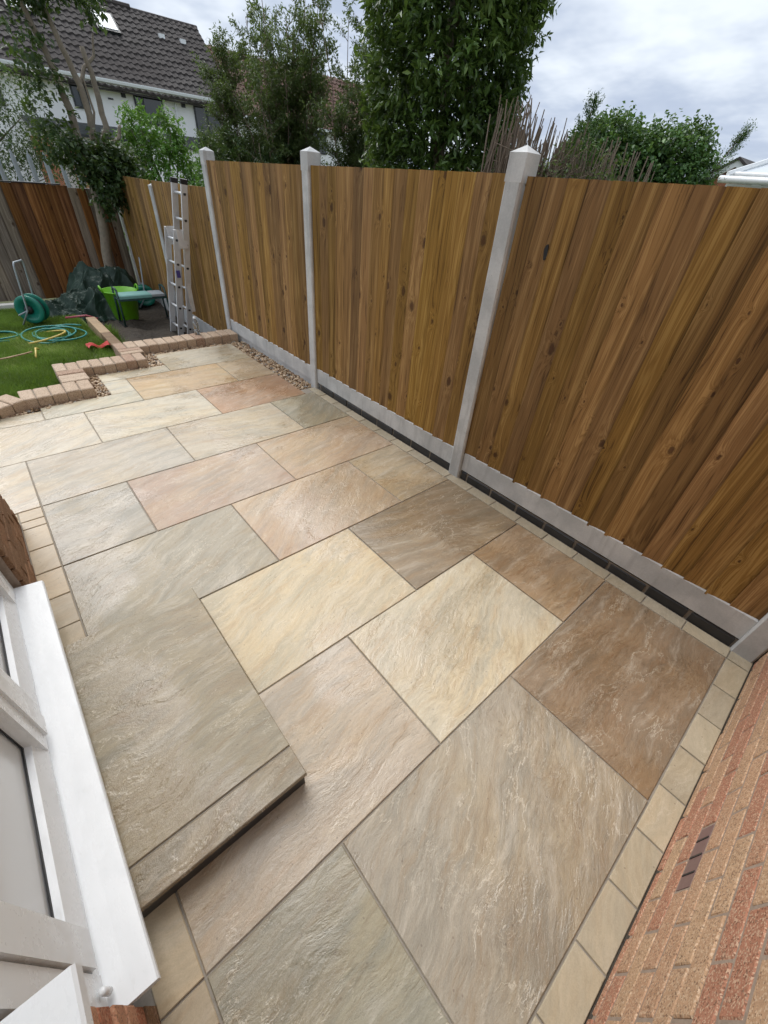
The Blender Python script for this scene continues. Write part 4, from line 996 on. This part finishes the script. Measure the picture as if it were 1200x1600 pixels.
# -- scraggly shrub with bare stems
def scraggly(c, h, spread, nst, label, name, mat, leafsz, seed, zb=-.4, per=26, bias=(0, 0), dens=1.):
    rd = random.Random(seed); p = tag(empty(name, (*c, zb)), label, 'shrub'); br = []; O, D = [], []; tone = []
    for s in range(nst):
        a = rd.uniform(0, 6.283); lean = rd.uniform(.1, 1)*spread; hh = h*rd.uniform(.62, 1.0)
        pts = []
        for k in range(7):
            f = k/6; pts.append((c[0]+math.cos(a)*lean*f**1.3+bias[0]*f+rd.uniform(-.05, .05), c[1]+math.sin(a)*lean*f**1.3+bias[1]*f+rd.uniform(-.05, .05), zb+(hh-zb)*f))
        br.append((pts, rd.uniform(.012, .026), .004))
        for k in range(int(20*dens)):
            f = rd.uniform(.22, 1); i = min(5, int(f*6)); q = Vector(pts[i]).lerp(Vector(pts[i+1]), f*6-i)
            aa = rd.uniform(0, 6.283); d = Vector((math.cos(aa), math.sin(aa), rd.uniform(.2, 1.1))).normalized(); L = rd.uniform(.15, .45)*(1.15-.5*f)
            br.append(([q, q+d*L*.55, q+d*L+Vector((0, 0, .03))], .005, .002))
            for w in range(3): O.append(q+d*L*(.2+.27*w)); D.append((d+Vector((rd.uniform(-.8, .8), rd.uniform(-.8, .8), rd.uniform(-.2, .6)))).normalized()); tone.append(min(1, max(0, rd.gauss(.5, .2))))
    trunk(p, br, 'twig', 'stems')
    O = np.array([o_[:] for o_ in O]); D = np.array([d_[:] for d_ in D])
    crown_obj('foliage', [leaves_from_twigs(O, D, rng.uniform(.12, .26, len(O)), per, leafsz, .38, .8, .1, .018, np.array(tone))], mat, p); return p
scraggly((4.55, 7.75), 4.0, .95, 26, 'tall olive shrub with bare pale stems left of the laurel tree', 'shrub', 'leaf_olive', .05, 4, per=30, dens=1.5)
scraggly((5.05, 6.55), 3.5, .60, 14, 'wispy olive shrub against the left side of the laurel tree', 'shrub', 'leaf_olive', .05, 9, per=30, dens=1.5)
scraggly((4.0, 8.35), 3.0, .45, 14, 'rounded olive bush with bronze tint in front of the white house corner', 'shrub', 'leaf_olive', .04, 12, per=46, dens=1.6)
scraggly((3.95, 7.3), 1.95, .75, 16, 'low dark twiggy bush just above the fence beneath the olive shrub', 'shrub', 'leaf_dark', .055, 15, per=34, dens=1.3)

# -- bright green shrub behind the far fence
c = (3.18, 9.9); t2 = tag(empty('shrub', (*c, -.4)), 'bright green leafy shrub behind the far fence panels', 'shrub')
trunk(t2, [([(c[0], c[1], -.4), (c[0]+.1*math.cos(k), c[1]+.1*math.sin(k), .8), (c[0]+.4*math.cos(k*1.7), c[1]+.4*math.sin(k*1.7), 2.0)], .03, .006) for k in range(7)], 'bark_green', 'stems')
O, D, tn = envelope_twigs(c, lambda f: .74*(1-.72*f**1.8), 900, (.2, 2.2), .5, .5, .34, 4.)
crown_obj('foliage', [leaves_from_twigs(O, D, rng.uniform(.15, .3, len(O)), 12, .078, .45, .9, .25, .015, tn)], 'leaf_bright', t2)
c = (3.75, 8.6); t2b = tag(empty('shrub', (*c, -.4)), 'small light green shrub showing above the fence beside the white house window', 'shrub')
O, D, tn = envelope_twigs(c, lambda f: .55*(1-.5*f**2.), 420, (.2, 1.82), .5, .5, .25, 4.)
trunk(t2b, [([(c[0], c[1], -.4), (c[0], c[1], 1.2)], .03, .01)], 'bark_green', 'stems')
crown_obj('foliage', [leaves_from_twigs(O, D, rng.uniform(.12, .25, len(O)), 11, .065, .45, .9, .25, .015, tn)], 'leaf_bright', t2b)

# -- garden tree by the corner with several pale trunks
tp = (1.66, 8.95, -.3); t1 = tag(empty('garden_tree', tp), 'multi-stemmed tree with pale trunks and cut limbs in the garden corner', 'tree')
B1 = [([tp, (1.72, 8.92, .4), (1.83, 8.9, 1.2), (1.80, 8.9, 1.75)], .085, .062), ([(1.80, 8.9, 1.7), (1.78, 8.88, 2.1), (1.72, 8.86, 2.5), (1.60, 8.84, 3.0), (1.5, 8.8, 3.7)], .055, .025),
      ([(1.86, 8.92, 1.3), (2.02, 8.95, 1.9), (2.02, 8.95, 2.35), (1.92, 8.95, 2.7), (1.82, 8.95, 3.1), (1.8, 8.95, 3.8)], .055, .022), ([(1.95, 8.95, 1.45), (2.22, 9.0, 1.95), (2.22, 9.0, 2.4), (2.18, 9.0, 2.75)], .048, .030),
      ([(1.98, 8.95, 2.3), (2.14, 9.0, 2.55), (2.30, 9.0, 2.68), (2.36, 9.0, 2.9)], .028, .012), ([(2.12, 8.97, 1.7), (2.36, 9.0, 1.85), (2.42, 9., 2.0)], .035, .02), ([(2.0, 8.95, 1.8), (2.1, 8.95, 2.1), (2.08, 8.95, 2.5)], .02, .01)]
trunk(t1, B1, 'bark')
def blob(c, r, n, up=.2):
    P = rng.normal(0, 1, (n, 3)); P = nrmv(P)*np.cbrt(rng.random((n, 1)))*np.array(r) + np.array(c)
    return P, nrmv((P-np.array(c))/np.array(r) + rng.normal(0, .6, (n, 3)) + np.array([0, 0, up]))
parts_ = []
for cc, rr, n in (((2.02, 8.75, 1.40), (.24, .26, .26), 190), ((1.78, 8.7, 1.55), (.24, .25, .22), 120), ((2.2, 8.85, 1.62), (.26, .25, .18), 120), ((2.32, 8.9, 1.42), (.2, .2, .2), 90), ((1.5, 8.75, 1.72), (.22, .25, .2), 90), ((1.95, 8.7, 1.15), (.16, .2, .2), 70), ((1.72, 8.9, 3.2), (.30, .3, .22), 130), ((2.05, 8.9, 3.3), (.22, .3, .18), 80), ((2.42, 9.0, 3.22), (.13, .2, .14), 45), ((1.35, 8.8, 2.7), (.3, .3, .3), 50), ((1.55, 8.85, 2.2), (.25, .25, .3), 60), ((1.5, 8.8, 3.9), (.5, .5, .4), 200)):
    O, D = blob(cc, rr, n); parts_.append(leaves_from_twigs(O, D, rng.uniform(.08, .2, n), 7, .075, .6, .9, .4, .02))
crown_obj('crown', parts_, 'leaf_dark', t1)
# -- dark thin-leaved tree at the left edge
tp = (.9, 12.2, -.4); tl = tag(empty('tree', tp), 'dark fine-leaved tree behind the palisade at the left edge', 'tree')
trunk(tl, [([tp, (.95, 12.2, 1.0), (.9, 12.2, 2.2), (.8, 12.2, 3.2)], .07, .02)] + [([(.93, 12.2, .9+.2*k), (.93+.8*math.cos(k*1.9), 12.2+.6*math.sin(k*1.9), 1.2+.28*k)], .02, .006) for k in range(8)], 'bark_green')
parts_ = []
for cc, rr, n in (((1.3, 12.1, 2.0), (.70, .5, .65), 400), ((.7, 12.2, 2.6), (.6, .5, .5), 230), ((1.9, 12.0, 1.5), (.45, .4, .4), 200), ((.9, 12.1, 1.4), (.6, .4, .4), 200)):
    O, D = blob(cc, rr, n); parts_.append(leaves_from_twigs(O, D, rng.uniform(.1, .3, n), 8, .06, .45, .9, .3, .03))
crown_obj('crown', parts_, 'leaf_dark', tl)

# -- hedge of bare cut sticks
c = (4.55, 2.62); s6 = tag(empty('stick_hedge', (*c, -.4)), 'hedge of bare brown upright twigs behind the tall concrete post', 'hedge')
m = MB(); rd = random.Random(21)
for k in range(330):
    t = rd.random()**1.35*.86; x = c[0]-.55+1.15*t+rd.uniform(-.12, .12); y = c[1]+.42-.95*t+rd.uniform(-.2, .2)
    top = (2.26-.34*t)*rd.uniform(.84, 1.03); l = rd.uniform(.7, 1.5); lx, ly = rd.gauss(0, .12), rd.gauss(-.03, .12)
    m.tube([(x-c[0]-lx, y-c[1]-ly, max(0, top-l+.4)), (x-c[0]-lx*.4+rd.uniform(-.02, .02), y-c[1]-ly*.4, top-l*.45+.4), (x-c[0], y-c[1], top+.4)], [.008, .007, rd.uniform(.003, .006)], 5)
for k in range(900):
    t = rd.random()*.86; x = -.55+1.15*t+rd.uniform(-.12, .12); y = .42-.95*t+rd.uniform(-.2, .2); z = rd.uniform(1.5, 2.35-.3*t); a = rd.uniform(0, 6.28); l = rd.uniform(.08, .25)
    m.tube([(x, y, z), (x+l*math.cos(a), y+l*math.sin(a), z+rd.uniform(-.05, .18))], .003, 4)
obj('sticks', m, 'twig', s6)
O, D = blob((4.6, 2.6, 1.62), (.6, .5, .42), 420); crown_obj('foliage', [leaves_from_twigs(O, D, rng.uniform(.05, .15, 420), 7, .04, .45)], 'leaf_olive', s6)
def wisp(c, h, n, label, lean=(0, 0), name='conifer_sprig'):
    p = tag(empty(name, (c[0], c[1], -.4)), label, 'conifer'); br = []; O, D = [], []
    br.append(([(c[0], c[1], -.4), (c[0], c[1], c[2]), (c[0]+lean[0], c[1]+lean[1], c[2]+h)], .02, .004))
    for k in range(n):
        f = random.random(); b0 = Vector((c[0]+lean[0]*f, c[1]+lean[1]*f, c[2]+h*f)); a = random.uniform(0, 6.28)
        d = Vector((math.cos(a)*.7+lean[0]*2.2, math.sin(a)*.7+lean[1]*2.2, .75)).normalized(); L = .30*(1.1-f)*random.uniform(.6, 1.1)
        for w in range(4): O.append(b0+d*L*w/4); D.append((d+Vector((random.uniform(-.35, .35), random.uniform(-.35, .35), .2))).normalized())
    trunk(p, br, 'twig', 'stem'); O = np.array([q[:] for q in O]); D = np.array([q[:] for q in D])
    crown_obj('foliage', [leaves_from_twigs(O, D, rng.uniform(.05, .12, len(O)), 12, .022, .35, .45, 0., .006)], 'leaf_ivy', p)
wisp((4.75, 2.72, 1.75), .58, 60, 'pointed green conifer sprig standing out of the bare twig hedge')
# -- ivy hedge
c = (6.62, 2.98); s7 = tag(empty('ivy_hedge', (*c, -.4)), 'rounded ivy covered hedge behind the nearest fence panel', 'hedge')
trunk(s7, [([(c[0], c[1], -.4), (c[0], c[1], 1.6)], .06, .03)], 'bark', 'stems')
O1, D1 = blob((6.45, 3.34, 1.90), (.50, .60, .56), 2600); O2_, D2_ = blob((6.8, 2.72, 1.92), (.44, .50, .52), 1500); O3, D3 = blob((6.6, 3.0, 1.2), (.6, .7, .6), 400)
O = np.concatenate([O1, O2_, O3]); D = np.concatenate([D1, D2_, D3]); O[:, 2] = np.minimum(O[:, 2], 2.40+.04*rng.normal(0, 1, len(O)))
crown_obj('foliage', [leaves_from_twigs(O, D, rng.uniform(.06, .14, len(O)), 11, .048, .7, .9, .3, .02)], 'leaf_ivy', s7)
wisp((7.0, 2.42, 1.65), .75, 70, 'feathery conifer tips leaning right from the ivy hedge', (.10, -.30))
